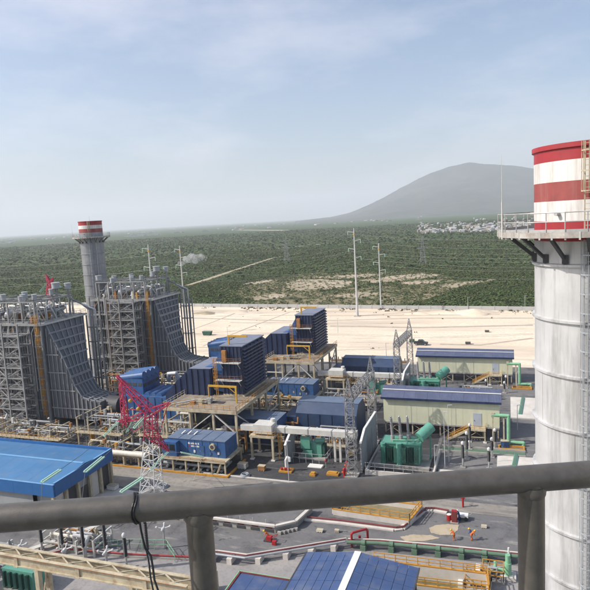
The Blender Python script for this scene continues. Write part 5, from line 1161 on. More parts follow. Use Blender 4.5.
# ================================================================== APRON DETAILS
def gooseneck(px,py,lb):
    p = G(px,py); t = thing('gooseneck_valve',lb,'valve',(p.x,p.y,0))
    bx('base','orange_yellow',t,p.x-1.3,p.x+1.3,p.y-0.9,p.y+0.9,-0.02,0.3); MB().path([(p.x,p.y,0.3),(p.x,p.y,2.2),(p.x+0.35,p.y,2.8),(p.x+0.8,p.y,2.6),(p.x+0.8,p.y,2.0)],0.26,10).build('neck','white_trim',t,True)
    for k in range(3): MB().ball((p.x-0.8+k*0.7,p.y-0.4,0.6),0.3,8).build('red_valve','fire_red',t,True)
gooseneck(286.5,471,'white gooseneck pipe on an orange base beside the bus duct legs')
for (px,py,w_,lb) in ((313,475,0.55,'small orange block on the dark apron'),(333,474.5,1.15,'longer orange block on the dark apron near the gantry foot')):
    p = G(px,py); t = thing('orange_block',lb,'kerb block',(p.x,p.y,0)); b = MB(); b.box(p.x-w_,p.x+w_,p.y-0.6,p.y+0.6,-0.02,0.35); b.box(p.x-w_*0.7,p.x+w_*0.7,p.y-0.4,p.y+0.4,0.35,0.55); b.build('block','orange_yellow',t)
p = G(326,468); t = thing('marker_post','small post with pink top beside the transformer cage','post',(p.x,p.y,0)); MB().tube((p.x,p.y,0),(p.x,p.y,1.3),0.06,8).build('post','galvanised',t); MB().ball((p.x,p.y,1.45),0.24,8).build('head','fire_red',t,True)
for (px,py,y1,lb) in ((289,482,441,'slim grey lamp post at the road edge left of the small transformer'),(445,468,412,'slim grey lamp post between the transformer and the cable posts'),(449,462,405,'slim grey pole just behind the lamp post beside the transformer'),(435,470,445,'short slim post beside the main transformer bund'),(517.5,430,405,'slim lamp post by the pale slab beside the near chimney'),(517,388,372,'slim lamp post at the east end of the farther shed'),(432,391,381,'short slim pole between the sheds')):
    p = G(px,py); z = GY(px,y1,p.y).z; t = thing('lamp_post',lb,'pole',(p.x,p.y,0),'slim posts in the plant')
    MB().tube((p.x,p.y,0),(p.x,p.y,z),0.08,8,0.05).build('pole','pole_grey',t,True); MB().beam((p.x,p.y-0.05,z),(p.x+0.8,p.y-0.05,z+0.06),0.14,0.08).build('lamp_head','pole_grey',t)
# hydrants and the red drum at the gantry foot
for (px,py,lb) in ((344.5,477,'red hydrant at the foot of the near lattice gantry'),(347,470,'red hydrant behind the near lattice gantry foot')):
    p = G(px,py); t = thing('fire_hydrant',lb,'hydrant',(p.x,p.y,0)); MB().tube((p.x,p.y,0),(p.x,p.y,1.5),0.28,12).ball((p.x,p.y,1.5),0.32,10).build('barrel','fire_red',t,True); MB().tube((p.x-0.5,p.y,0.9),(p.x+0.5,p.y,0.9),0.16,8).build('outlet','worker_orange',t,True)
# sand-edge barrier
t = thing('barrier_wall','low dark barrier with posts along the near edge of the sand','barrier',(-43,188,0))
bx('wall','concrete',t,-56,-30,187.3,187.6,-0.05,0.9)
for x in np.arange(-56,-29.5,1.3): bx('post','dark_steel',t,x-0.09,x+0.09,187.2,187.7,0.9,1.7)
bm_('orange_band','rust_orange',t,(-56,187.25,0.5),(-30,187.25,0.5),0.05,0.3)
# green trough on the pale slabs
for (a, b_, lb) in (((523,397.5),(520,414),'green cable trough lying on the far pale slab'),((516.5,454),(514,466),'green cable trough lying on the near pale slab')):
    p, q = G(*a,0.3), G(*b_,0.3); t = thing('cable_trough',lb,'trough',((p.x+q.x)/2,(p.y+q.y)/2,0.2)); MB().beam((p.x,p.y,0.32),(q.x,q.y,0.32),0.75,0.2).build('trough','transformer_green',t); MB().beam((p.x,p.y,0.45),(q.x,q.y,0.45),0.45,0.06).build('lid','dull_green',t)
# ================================================================== LOWER YARD
# raised slab with dark ledge
t = thing('raised_platform','long raised concrete foundation with pale coping left of the basin','foundation',(-45,83.5,0))
PO = [(-62,80.1),(-34.2,80.1),(-31.6,82.2),(-30.6,87.6),(-62,87.6)]
MB().prism(PO,-0.02,1.0,'z').build('body','concrete',t); MB().prism([(x*1.0,y) for x,y in [(-61.6,80.7),(-34.4,80.7),(-32.2,82.5),(-31.2,87.2),(-61.6,87.2)]],1.0,1.04,'z').build('top','gravel',t)
b = MB()
for (p, q) in zip(PO[:-2],PO[1:-1]): b.beam((*p,1.12),(*q,1.12),0.55,0.28)
b.build('coping','pale_concrete',t)
for i in range(11): x = -60+i*2.4; bx('recess','dark_steel',t,x,x+1.5,80.04,80.098,0.02,0.45); bx('red_tag','dull_red',t,x+0.2,x+1.3,80.03,80.097,0.62,0.78)
for i in range(7): x = -36-i*2.2; bx('anchor_post','galvanised',t,x-0.06,x+0.06,80.6,80.72,1.0,1.7)
for k in range(5): u = (k+0.5)/5; x = -34.2+2.6*u+0.45; y = 80.1+2.1*u-0.1; bx('rubble_block','concrete',t,x-0.3,x+0.3,y-0.5,y-0.1,-0.02,0.4)
t = thing('yellow_barrier','yellow steel barrier lying on the raised foundation','barrier',(-50,86,1)); MB().rail([(-55,86.2,1.05),(-46.5,86.2,1.05)],0.7,1.4,0.12).build('frame','orange_yellow',t)
def basin(P, h, lb, floor='dirt_olive'):
    c = sum((Vector((*p,0)) for p in P),Vector())/len(P); t = thing('basin',lb,'basin',(c.x,c.y,0)); n = len(P)
    for i in range(n):
        p, q = Vector((*P[i],0)), Vector((*P[(i+1) % n],0)); d = (q-p).normalized()*0.14
        bm_('wall','pale_concrete',t,(p.x+d.x,p.y+d.y,h/2),(q.x-d.x,q.y-d.y,h/2),0.28,h)
        MB().rail([(p.x,p.y,h),(q.x,q.y,h)],1.1,1.5,0.09).build('railing','orange_yellow',t)
        bm_('toe_board','orange_yellow',t,(p.x,p.y,h+0.08),(q.x,q.y,h+0.08),0.3,0.14)
    MB().prism([(c.x+(x-c.x)*0.97,c.y+(y-c.y)*0.95) for x,y in P],-0.02,0.12,'z').build('floor',floor,t)
    return t
basin([(-27.2,87.7),(-14.6,87.0),(-13.4,92.2),(-26.6,92.8)],0.9,'shallow basin with yellow railing in the middle of the lower yard')
basin([tuple(G(374,560,1.9)[:2]),tuple(G(487,574,1.9)[:2]),(-2.4,70.0),(-16.2,69.2)],1.9,'deep beige basin with yellow railing at the bottom right')
# white kerb with red pipe on it
def run(pts, lb, cat, name, parts):
    t = thing(name,lb,cat,(pts[0][0],pts[0][1],0)); P = [Vector((p[0],p[1],0)) for p in pts]
    for nm, m, kind, z, r, off in parts:
        b = MB(); Q = [p+Vector((off,off*0.5,z)) for p in P]
        if kind == 'tube': b.path(Q,r,10)
        else:
            for a, c in zip(Q[:-1],Q[1:]): b.beam(a,c,r[0],r[1])
        b.build(nm,m,t,kind == 'tube')
    return t
K1 = [tuple(G(*p)[:2]) for p in ((305,519.5),(340,523),(394,530),(402,529),(424,510.5),(433,510.5),(447,513))]
run(K1,'white kerb with dark red pipe turning around the yellow railed basin','kerb','pipe_kerb',[('kerb','pale_concrete','beam',0.1,(1.0,0.24),0),('red_pipe','dull_red','tube',0.42,0.13,0.3)])
K0 = [tuple(G(*p)[:2]) for p in ((10,566),(70,552),(128,557),(192,560))]
run(K0,'dark red pipe run beneath the cable posts at lower left','pipe','pipe_run',[('red_pipe','fire_red','tube',0.5,0.11,0),('sleeper','concrete','beam',0.12,(0.4,0.3),0)])
# long pipeline on sleepers
PL = [tuple(G(*p,0.7)[:2]) for p in ((207,556),(216,556),(245,560),(300,551),(345,543.5))]
PR = [tuple(G(*p,0.7)[:2]) for p in ((347,544),(380,545),(450,551.5),(520,558.5),(560,562))]
def pipeline(P, pm, r, lb, sleeper, dz):
    t = thing('pipeline',lb,'pipe',(P[0][0],P[0][1],0)); Q = [Vector((*p,0.9+dz)) for p in P]
    MB().path(Q,r,12).build('pipe',pm,t,True)
    MB().path([q+Vector((0,0.45,0.12)) for q in Q],0.09,8).build('thin_pipe','dull_red',t,True)
    MB().path([q+Vector((0,0.75,0.1)) for q in Q],0.12,8).build('thin_pipe','pale_concrete',t,True)
    L_ = 0
    for a, c in zip(Q[:-1],Q[1:]):
        n = max(1,round((c-a).length/3.3))
        for i in range(n):
            p = a.lerp(c,(i+0.5)/n); bx('sleeper',sleeper,t,p.x-0.38,p.x+0.38,p.y-0.55,p.y+1.0,-0.02,0.9+dz-r)
            if sleeper == 'dull_green': MB().tube((p.x-0.3,p.y-0.02,0.9+dz),(p.x+0.3,p.y-0.02,0.9+dz),r*1.5,12).build('collar','dull_green',t,True)
pipeline(PL,'silencer_grey',0.14,'thin pipeline on pale concrete sleepers crossing the lower yard','pale_concrete',0.1)
pipeline(PR,'dull_green',0.27,'dull green pipeline with collars above the bottom basin','dull_green',0.1)
# red fire loop
a, c = G(352,547,0.0), G(368,543.5,0.0); t = thing('fire_pipe_loop','dark red fire pipe loop standing at the corner of the blue panelled roof','pipe',((a.x+c.x)/2,(a.y+c.y)/2,0))
MB().path([(a.x,a.y,0),(a.x,a.y,2.0),(a.x+0.2,a.y,2.25),(c.x-0.2,c.y,2.25),(c.x,c.y,2.0),(c.x,c.y,0.0)],0.17,12).path([(a.x,a.y,0.9),(c.x,c.y,0.9)],0.10,10).build('pipe','fire_red',t,True)
MB().tube(((a.x+c.x)/2,(a.y+c.y)/2,0.9),((a.x+c.x)/2,(a.y+c.y)/2,1.5),0.2,10).build('valve','fire_red',t,True)
# building with blue panelled roof at the bottom edge
t = thing('panel_roof_building','building with ridged blue panelled roof at the bottom centre','building',(-17.2,55,0))
XA, XB, YN, ZE, ZR = -24.3, -10.25, 66.6, 6.0, 6.95; XM = (G(358,552.5,ZR)).x; YS = 34.0
nt_ = 16
for side in (0,1):
    xa, xb = ((XA,XM-0.38),(XM+0.38,XB))[side]
    za, zb_ = ((ZE,ZR),(ZR,ZE))[side]
    for i in range(6):
        for j in range(nt_):
            u0, u1 = i/6, (i+1)/6; y1 = YN-(YN-YS)*j/nt_; y0 = YN-(YN-YS)*(j+1)/nt_; g = 0.025
            MB().prism([(xa+(xb-xa)*u0+g,za+(zb_-za)*u0),(xa+(xb-xa)*u1-g,za+(zb_-za)*u1),(xa+(xb-xa)*u1-g,za+(zb_-za)*u1+0.07),(xa+(xb-xa)*u0+g,za+(zb_-za)*u0+0.07)],y0+g,y1-g).build('roof_panel','panel_roof',t)
bm_('ridge_cap','white_trim',t,(XM,YS,ZR+0.08),(XM,YN+0.05,ZR+0.08),0.8,0.12)
MB().prism([(XA+0.4,-0.02),(XB-0.4,-0.02),(XB-0.4,ZE-0.15),(XM,ZR-0.1),(XA+0.4,ZE-0.15)],YS,YN-0.3).build('walls','shed_wall',t)
bm_('eave_gutter','dark_steel',t,(XB+0.05,YS,ZE),(XB+0.05,YN,ZE),0.16,0.2); bm_('eave_gutter','dark_steel',t,(XA-0.05,YS,ZE),(XA-0.05,YN,ZE),0.16,0.2)
for y in (YN-1,YN-7,YN-13): bx('corner_post','dark_steel',t,XB-0.39,XB-0.2,y-0.12,y+0.12,0,ZE-0.2)
bx('canopy','light_blue_flashing',t,XB-0.19,XB+2.6,YN-9,YN-3.2,3.2,3.4)
p1, p2 = G(241,573,3.6), G(291,581,3.6)
t = thing('lean_to_roof','small blue flat roof with red and pale gutters left of the panelled roof','building',((p1.x+p2.x)/2,p1.y-6,0)); xa, xb, yn = p1.x, XA-0.35, p1.y
for i in range(4): a = xa+(xb-xa)*i/4; c = xa+(xb-xa)*(i+1)/4; bx('roof_sheet','panel_roof',t,a+0.015,c-0.015,yn-14,yn,3.5,3.6)
bx('walls','pale_concrete',t,xa+0.3,xb-0.1,yn-14,yn-0.3,0,3.498)
bm_('gutter','dull_red',t,(xa-0.12,yn-14,3.6),(xa-0.12,yn+0.12,3.6),0.16,0.2); bm_('gutter','dull_red',t,(xa-0.2,yn+0.12,3.6),(xb,yn+0.12,3.6),0.16,0.2); bm_('green_edge','pipe_green',t,(xa-0.4,yn-14,3.55),(xa-0.4,yn+0.4,3.55),0.14,0.14); bm_('green_edge','pipe_green',t,(xa-0.4,yn+0.4,3.55),(xb,yn+0.4,3.55),0.14,0.14)
p = G(214,590,0); t = thing('yellow_cabinet','pale yellow cabinet at the lower edge beside the handrail post','cabinet',(p.x,p.y,0)); bx('body','cream_steel',t,p.x-0.5,p.x+0.5,p.y-0.5,p.y+0.5,0,2.6); bx('door','safety_yellow',t,p.x-0.4,p.x+0.4,p.y-0.54,p.y-0.503,0.2,2.4); bx('base','concrete',t,p.x-0.7,p.x+0.7,p.y-0.7,p.y+0.7,-0.02,0.0)
# yellow caged valve pits and green pump right of the basin
for (px,py,s,lb) in ((478,585,1.5,'yellow caged valve pit right of the bottom basin'),(493,577,1.3,'yellow caged valve frame beside the green pump')):
    p = G(px,py); t = thing('valve_cage',lb,'cage',(p.x,p.y,0)); bx('slab','concrete',t,p.x-s-0.2,p.x+s+0.2,p.y-s-0.2,p.y+s+0.2,-0.02,0.3)
    MB().rail([(p.x-s,p.y-s,0.3),(p.x+s,p.y-s,0.3),(p.x+s,p.y+s,0.3),(p.x-s,p.y+s,0.3)],1.3,0.9,0.1,True).build('cage','orange_yellow',t); bx('hatch','dark_steel',t,p.x-s*0.6,p.x+s*0.6,p.y-s*0.6,p.y+s*0.6,0.3,0.4); bx('ramp','white_trim',t,p.x-s-0.9,p.x-s-0.3,p.y-s,p.y+s,0.0,0.8)
    MB().path([(p.x-0.5,p.y,0.4),(p.x-0.5,p.y,1.3),(p.x+0.5,p.y,1.3),(p.x+0.5,p.y,0.4)],0.14,8).build('valve_pipe','silencer_grey',t,True)
p = G(508,577); t = thing('green_pump','pale green pump with upright motor at lower right','pump',(p.x,p.y,0)); bx('base','pale_concrete',t,p.x-1.0,p.x+1.0,p.y-0.8,p.y+0.8,-0.02,0.4); MB().tube((p.x,p.y,0.4),(p.x,p.y,2.0),0.45,12).tube((p.x,p.y,2.0),(p.x,p.y,3.1),0.32,12).build('motor','pipe_green',t,True); MB().path([(p.x,p.y,0.9),(p.x-1.6,p.y,0.9),(p.x-1.6,p.y+1.6,0.9)],0.22,10).build('pipe','pipe_green',t,True); MB().tube((p.x+0.1,p.y+0.9,0),(p.x+0.1,p.y+0.9,3.6),0.12,8).build('riser','white_trim',t)
# ================================================================== STEEL WALKWAY GIRDER, lower left
t = thing('pipe_bridge','pale steel bridge girder with zigzag bracing at the lower left','bridge',(-50,53,0))
yb0, yb1, zt = 52.4, 54.0, 9.0; xa, xb = -80.0, -33.2
for y in (yb0,yb1):
    b = MB(); b.box(xa,xb,y-0.03,y+0.03,zt-1.15,zt-0.1); b.box(xa,xb,y-0.24,y+0.24,zt-0.1,zt); b.box(xa,xb,y-0.24,y+0.24,zt-1.25,zt-1.15); b.build('girder','cream_steel',t)
n = 26
for i in range(n):
    a = xa+(xb-xa)*i/n; c = xa+(xb-xa)*(i+1)/n; y0, y1 = (yb0+0.25,yb1-0.25) if i % 2 else (yb1-0.25,yb0+0.25); bm_('bracing','cream_steel',t,(a,y0,zt-0.02),(c,y1,zt-0.02),0.14,0.1)
for x in np.arange(xa+4.6,xb,9.2): bx('web_stiffener','cream_steel',t,x-0.25,x+0.25,yb0-0.2,yb0-0.031,zt-1.149,zt-0.101); bx('splice','cream_steel',t,x-0.3,x+0.3,yb0-0.3,yb0-0.24,zt-1.35,zt-1.2)
MB().box(xa,xb,yb0-0.27,yb0-0.24,zt-0.08,zt-0.02).build('rust_strip','rust_orange',t)
for x in (-63.5,-53.9,-40.5,-33.8):
    for y in (yb0,yb1): bx('column','cream_steel',t,x-0.3,x+0.3,y-0.3,y+0.3,0,zt-1.252)
    bm_('brace','cream_steel',t,(x,yb0,2),(x,yb1,zt-1.5),0.16); bx('base','concrete',t,x-0.7,x+0.7,yb0-0.7,yb1+0.7,-0.02,0.3)
p = G(26,586); t = thing('green_tank_skid','green equipment skid under the bridge girder at lower left','skid',(p.x,p.y,0)); bx('tank','transformer_green',t,p.x-2.6,p.x+2.6,p.y-1.2,p.y+1.6,0.3,3.0); bx('base','concrete',t,p.x-3,p.x+3,p.y-1.6,p.y+2,-0.02,0.298)
for i in range(5): bx('fin','dark_green',t,p.x-2.3+i*1.0,p.x-2.0+i*1.0,p.y-1.6,p.y-1.204,0.5,2.7)
# long sloping grey beams and grating in the lower left
t = thing('cable_tray','long grey cable tray rising behind the cable posts','tray',(-60,69,0)); a, c = G(30,552,0.4), G(100,527,0.4); MB().beam((a.x,a.y,0.8),(c.x,c.y,0.8),0.9,0.14).build('tray','white_steel',t)
for k in range(4): p = a.lerp(c,(k+0.5)/4); bx('tray_leg','galvanised',t,p.x-0.1,p.x+0.1,p.y-0.1,p.y+0.1,0,0.73)
t = thing('wire_fence','pale green wire fence behind the cable posts','fence',(-52,70,0)); q = [G(95,553),G(130,549),G(167,550),G(175,562)]; b = MB(); b.rail([(v.x,v.y,0) for v in q],1.6,1.8,0.06); b.build('fence_frame','pipe_green',t)
t = thing('drain_channel','dark open drain with pale edges running in front of the near shed','drain',(-8,118.5,0))
bx('edge','concrete',t,-13,3,117.3,117.6,-0.02,0.4); bx('edge','concrete',t,-13,3,119.9,120.2,-0.02,0.4); bx('bed','dull_green',t,-13,3,117.6,119.9,-0.02,0.05)
# ================================================================== CLUTTER ON THE APRONS
def crate(px,py,w_,h,m,lb,name='crate',cat='crate'):
    p = G(px,py); t = thing(name,lb,cat,(p.x,p.y,0))
    bx('box',m,t,p.x-w_,p.x+w_,p.y-w_*0.7,p.y+w_*0.7,0.12,h); 
    for s in (-0.7,0,0.7): bx('skid_runner','cream_steel',t,p.x+s*w_-0.08,p.x+s*w_+0.08,p.y-w_*0.7,p.y+w_*0.7,0,0.118)
    bx('lid','cream_steel',t,p.x-w_*1.03,p.x+w_*1.03,p.y-w_*0.72,p.y+w_*0.72,h,h+0.06)
for a in ((262,470,0.7,0.9,'rust_orange','brown crate on the apron right of the lettered module stair'),(243,468,0.9,1.0,'galvanised','grey crate at the foot of the lettered module stair'),(352,455,0.6,0.8,'safety_yellow','yellow crate behind the near gantry leg'),(425,463,0.8,0.9,'galvanised','grey crate at the corner of the transformer bund'),(505,446,0.8,1.1,'machine_blue','blue crate near the near shed corner'),(113,489,0.9,0.8,'white_trim','white crate on the pale slab beside the blue hall'),(104,486,0.6,0.5,'white_trim','small white box on the pale slab beside the blue hall'),(320,531.5,0.5,0.3,'white_trim','flat white box on the dark gravel'),(337,532,0.35,0.35,'concrete','small pale box on the dark gravel near the fire loop'),(484,527.5,0.4,0.3,'white_trim','small white box on the gravel right of the workers'),(412,342,0.9,1.2,'dark_green','dark crate on the sand beside the gantry peak'),(487,332,0.8,0.8,'dark_steel','dark crate alone on the sand near the chimney'),(468,344,0.9,0.9,'dark_steel','dark crate on the sand behind the farther shed roof')): crate(*a)
for (px,py,r,lb) in ((245,476,0.9,'coil of grey hose inside the orange kerb of the lettered module'),(163,487,1.0,'coil of dark hose at the foot of the red tower')):
    p = G(px,py); t = thing('hose_coil',lb,'hose',(p.x,p.y,0))
    for k in range(5):
        b = MB(); n = 20; rr = r*(1-0.12*k); P_ = [Vector((p.x+rr*math.cos(6.283*i/n),p.y+rr*math.sin(6.283*i/n),0.1+0.16*(k%3))) for i in range(n+1)]; b.path(P_,0.09,6); b.build('loop','silencer_grey',t,True)
# ================================================================== PEOPLE
def person(px, py, shirt, helmet, lb, bend=0.5, face=0.0, arm=0.6):
    p = G(px,py); t = thing('person',lb,'person',(p.x,p.y,0)); t.rotation_euler = (0,0,face)
    V = []; E_ = []; R_ = []
    def v(x,y,z,r,par=None):
        V.append((x,y,z)); R_.append(r)
        if par is not None: E_.append((par,len(V)-1))
        return len(V)-1
    s = math.sin(bend); c = math.cos(bend)
    pel = v(0,0,0.92,0.15); sp = v(0.18*s,0,0.92+0.22*c,0.14,pel); ch = v(0.46*s,0,0.92+0.46*c,0.17,sp); nk = v(0.60*s,0,0.92+0.58*c,0.07,ch); hd = v(0.70*s+0.03,0,0.92+0.70*c,0.10,nk); v(0.80*s+0.04,0,0.92+0.82*c,0.09,hd)
    for k in (-1,1):
        h = v(0.0,0.10*k,0.86,0.10,pel); kn = v(0.10+0.1*s,0.12*k,0.48,0.075,h); an = v(-0.02+0.03*k,0.13*k,0.08,0.05,kn); v(0.17+0.03*k,0.14*k,0.04,0.045,an)
        sh = v(0.48*s,0.20*k,0.92+0.47*c,0.075,ch); el = v(0.5*s+0.12*arm,0.25*k,0.92+0.47*c-0.27,0.05,sh); wr = v(0.5*s+0.36*arm,0.2*k,0.92+0.47*c-0.40,0.038,el); v(0.5*s+0.46*arm,0.18*k,0.92+0.47*c-0.44,0.04,wr)
    me = bpy.data.meshes.new('body'); me.from_pydata(V,E_,[]); me.update(); me.materials.append(M[shirt]); o = bpy.data.objects.new('body',me); COL.objects.link(o); o.parent = t
    md = o.modifiers.new('skin','SKIN'); sb = o.modifiers.new('sub','SUBSURF'); sb.levels = 1; sb.render_levels = 1
    for i, r in enumerate(R_): me.skin_vertices[0].data[i].radius = (r,r)
    me.skin_vertices[0].data[0].use_root = True
    hx, hz_ = 0.78*s+0.04, 0.92+0.80*c
    off = MB(); off.ball((hx,0,hz_+0.05),0.145,12,0.12); off.lathe(hx,0,[(0.14,hz_+0.02),(0.19,hz_+0.01),(0.14,hz_+0.03)],12)
    me2 = bpy.data.meshes.new('helmet'); me2.from_pydata(off.v,[],off.f); me2.update(); me2.materials.append(M[helmet]); o2 = bpy.data.objects.new('helmet',me2); COL.objects.link(o2); o2.parent = t
    fx = MB(); fx.ball((hx+0.07,0,hz_-0.08),0.085,10,0.10); me3 = bpy.data.meshes.new('face'); me3.from_pydata(fx.v,[],fx.f); me3.update(); me3.materials.append(M['skin']); o3 = bpy.data.objects.new('face',me3); COL.objects.link(o3); o3.parent = t
    return t
person(454.5,540.5,'worker_orange','helmet_yellow','person in orange bending down at the left of two workers',0.95,2.4)
person(471,540.5,'worker_orange','helmet_yellow','person in orange crouched forward at the right of two workers',0.8,0.4)
person(472.3,539.8,'worker_blue','helmet_yellow','person in dark clothes right beside the crouched orange worker',0.6,2.8)
person(459.5,521,'worker_blue','white_trim','person in blue with white helmet beside the red hose cabinet',0.35,2.9)
person(268.5,540,'worker_orange','helmet_yellow','person in orange working at the red machine on dark gravel',0.85,3.3)
p = G(454.5,522); t = thing('hose_cabinet','tall red fire hose cabinet on the gravel beside the basin kerb','cabinet',(p.x,p.y,0)); bx('body','fire_red',t,p.x-0.4,p.x+0.4,p.y-0.3,p.y+0.3,0.1,1.9); bx('door','dull_red',t,p.x-0.34,p.x+0.34,p.y-0.34,p.y-0.303,0.2,1.8); bx('base','concrete',t,p.x-0.6,p.x+0.6,p.y-0.5,p.y+0.5,-0.02,0.098)
p = G(463,519); t = thing('white_cart','small white cart behind the person in blue','cart',(p.x,p.y,0)); bx('tray','white_trim',t,p.x-0.8,p.x+0.8,p.y-0.5,p.y+0.5,0.45,0.85); MB().beam((p.x+0.8,p.y,0.7),(p.x+1.4,p.y,1.1),0.06).build('handle','galvanised',t)
for s in (-0.5,0.5): MB().tube((p.x+s,p.y-0.62,0.3),(p.x+s,p.y-0.5,0.3),0.3,12).build('wheel','tyre',t,True); MB().tube((p.x+s,p.y+0.5,0.3),(p.x+s,p.y+0.62,0.3),0.3,12).build('wheel','tyre',t,True)
p = G(449,520); t = thing('red_drum','small red and white drum left of the hose cabinet','drum',(p.x,p.y,0)); MB().tube((p.x,p.y,0),(p.x,p.y,0.9),0.38,14).build('drum','fire_red',t,True); MB().tube((p.x,p.y,0.9),(p.x,p.y,0.96),0.34,14).build('lid','white_trim',t,True)
p = G(463,507); t = thing('fire_hydrant','dark red hydrant post near the road above the blue worker','hydrant',(p.x,p.y,0)); MB().tube((p.x,p.y,0),(p.x,p.y,1.9),0.16,10).ball((p.x,p.y,2.0),0.24,10).build('barrel','fire_red',t,True); MB().tube((p.x-0.35,p.y,1.5),(p.x+0.35,p.y,1.5),0.12,8).build('outlet','fire_red',t,True)
p = G(270,541); t = thing('red_machine','small red plate compactor on the dark gravel','machine',(p.x,p.y,0)); bx('plate','dark_steel',t,p.x-0.9,p.x+0.3,p.y-0.4,p.y+0.4,0.0,0.2); bx('engine','fire_red',t,p.x-0.5,p.x+0.3,p.y-0.35,p.y+0.35,0.2,0.8); MB().beam((p.x+0.2,p.y-0.3,0.6),(p.x+1.2,p.y-0.3,1.1),0.07).beam((p.x+0.2,p.y+0.3,0.6),(p.x+1.2,p.y+0.3,1.1),0.07).beam((p.x+1.2,p.y-0.35,1.1),(p.x+1.2,p.y+0.35,1.1),0.07).build('handle','fire_red',t); bx('hose_reel','fire_red',t,p.x+0.7,p.x+1.3,p.y-1.0,p.y-0.5,0,0.6)
# ================================================================== PICKUP ON THE SAND
p = G(421,344.8); t = thing('pickup_truck','dark pickup truck parked on the sand above the farther shed','truck',(p.x,p.y,0)); x, y = p.x, p.y
b = MB().prism([(x-2.5,0.5),(x+2.5,0.5),(x+2.5,1.0),(x+1.3,1.15),(x+0.6,1.85),(x-0.9,1.85),(x-1.1,1.2),(x-2.5,1.2)],y-0.95,y+0.95); b.build('body','dark_paint',t)
bx('cargo_bed','black_rubber',t,x-2.4,x-1.2,y-0.8,y+0.8,1.202,1.25)
MB().prism([(x+0.66,1.22),(x+1.18,1.22),(x+0.64,1.74)],y-0.8,y+0.8).build('windscreen','glass_dark',t)
for s in (-1,1):
    bx('side_window','glass_dark',t,x-0.8,x+0.4,y+s*0.955-0.004,y+s*0.955+0.004,1.25,1.75)
    for a in (-1.6,1.6): w_ = MB().tube((x+a,y+s*0.78,0.4),(x+a,y+s*1.0,0.4),0.4,16).build('wheel','tyre',t,True); MB().tube((x+a,y+s*1.0,0.4),(x+a,y+s*1.01,0.4),0.22,12).build('rim','pipe_lagging',w_,True)
    bx('headlight','white_trim',t,x+2.502,x+2.53,y+s*0.65-0.15,y+s*0.65+0.15,0.75,0.95)
p = G(207.5,335); t = thing('green_skip','small dark green skip on the sand beside the farther boiler duct','skip',(p.x,p.y,0)); MB().prism([(p.x-1.6,0),(p.x+1.6,0),(p.x+2.1,1.6),(p.x-2.1,1.6)],p.y-0.9,p.y+0.9).build('body','dark_green',t); bx('rim','dull_green',t,p.x-2.15,p.x+2.15,p.y-0.95,p.y+0.95,1.602,1.7)
# ================================================================== FOREGROUND HANDRAIL
D = 0.41
def RL(px, py, drop=D): d = ray(px,py); return Vector((0,0,H))+d*(drop/-d.z)
b0, b1 = RL(198,503.5,0.42), RL(531,478.5,0.425); dr = (b1-b0); 
t = thing('handrail','thick grey steel handrail with two posts across the foreground','railing',(b0.x,b0.y,H-1.5))
p0, p1 = b0-dr*3.2, b1+dr*3.2
def hz_mesh(p, q, r, n=36): return MB().tube(p,q,r,n)
hz_mesh(p0,p1,0.0207).build('top_rail','rail_steel',t,True)
for k in (-2,-1,0,1,2,3):
    c = b0+dr*k; rr = 0.0203; DD = H-c.z
    hz_mesh((c.x,c.y,H-1.52),(c.x,c.y,H-DD-0.002),rr).build('post','rail_steel',t,True)
    MB().lathe(c.x,c.y,[(rr+0.0002,H-DD-0.027),(rr+0.0018,H-DD-0.023),(rr+0.0024,H-DD-0.018),(rr+0.001,H-DD-0.010)],28).build('weld_bead','rail_steel',t,True)
MB().tube(p0-Vector((0,0,1.0)),p1-Vector((0,0,1.0)),0.02,16).build('lower_rail','rail_steel',t,True)
dn = dr.normalized(); pn = Vector((dn.y,-dn.x,0))
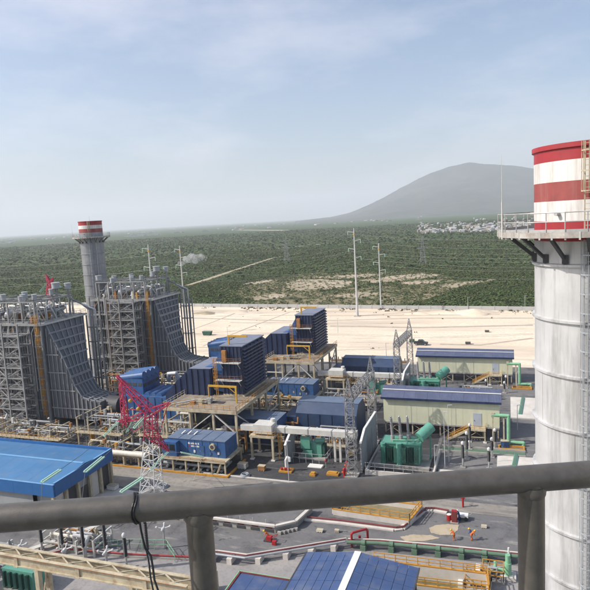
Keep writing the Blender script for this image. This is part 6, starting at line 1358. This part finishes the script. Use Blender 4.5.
MB().add([p0-Vector((0,0,1.11))+pn*0.03, p1-Vector((0,0,1.11))+pn*0.03, p1-Vector((0,0,1.11))+pn*1.9, p0-Vector((0,0,1.11))+pn*1.9],[(0,1,2,3)]).build('deck','deck_grating',t)
for k in (-2,3):
    c = b0+dr*k+pn*0.9; MB().tube((c.x,c.y,0),(c.x,c.y,H-1.53),0.12,12).build('support_column','white_steel',t,True)
# dangling wire
t = thing('dangling_wire','thin dark twisted wire tied round the handrail and hanging down at left','wire',RL(137,495))
a = RL(136.5,493,D-0.0); 
def WP(px,py): d = ray(px,py); return Vector((0,0,H))+d*((a-Vector((0,0,H))).length/ d.length)*0.985
W1 = [WP(*p) for p in ((137,496),(138,508),(140,523),(142.5,537),(146.5,551),(149,563),(150.5,577),(153.5,592),(156,612))]
W2 = [WP(*p) for p in ((138,511),(141,530),(145,548),(151,556),(153,568),(154.5,580),(159,593),(161,612))]
MB().path(W1,0.0013,6).build('strand','black_rubber',t,True); MB().path(W2,0.0016,6).build('strand','black_rubber',t,True)
wd = dr.normalized(); c0 = b0+wd*((WP(137,494)-b0).dot(wd)); b = MB(); n = 24
s1 = Vector((0,0,1)); s2 = wd.cross(s1)
R_ = [c0+(s1*math.cos(2*math.pi*i/n)+s2*math.sin(2*math.pi*i/n))*0.0222+wd*0.002*math.sin(6*math.pi*i/n) for i in range(n+1)]
b.path(R_,0.0016,6); b.path([r+wd*0.0035 for r in R_],0.0014,6); b.build('wrap','black_rubber',t,True)
# ================================================================== HAZE (a closed box round everything)
hz = MB().box(-25000, 25000, -7000, 27000, -70, 1050).build('haze', 'wire')
struct(hz, 'stuff', 'pale summer haze over the whole plain'); hz['category'] = 'haze'
hmt = bpy.data.materials.new('haze_air'); hmt.use_nodes = True; hn = hmt.node_tree; hn.nodes.clear()
ho = hn.nodes.new('ShaderNodeOutputMaterial'); hv = hn.nodes.new('ShaderNodeVolumePrincipled')
hv.inputs['Color'].default_value = HAZE_COL; hv.inputs['Density'].default_value = HAZE; hv.inputs['Anisotropy'].default_value = HAZE_G
hn.links.new(hv.outputs[0], ho.inputs['Volume']); hz.data.materials.clear(); hz.data.materials.append(hmt)
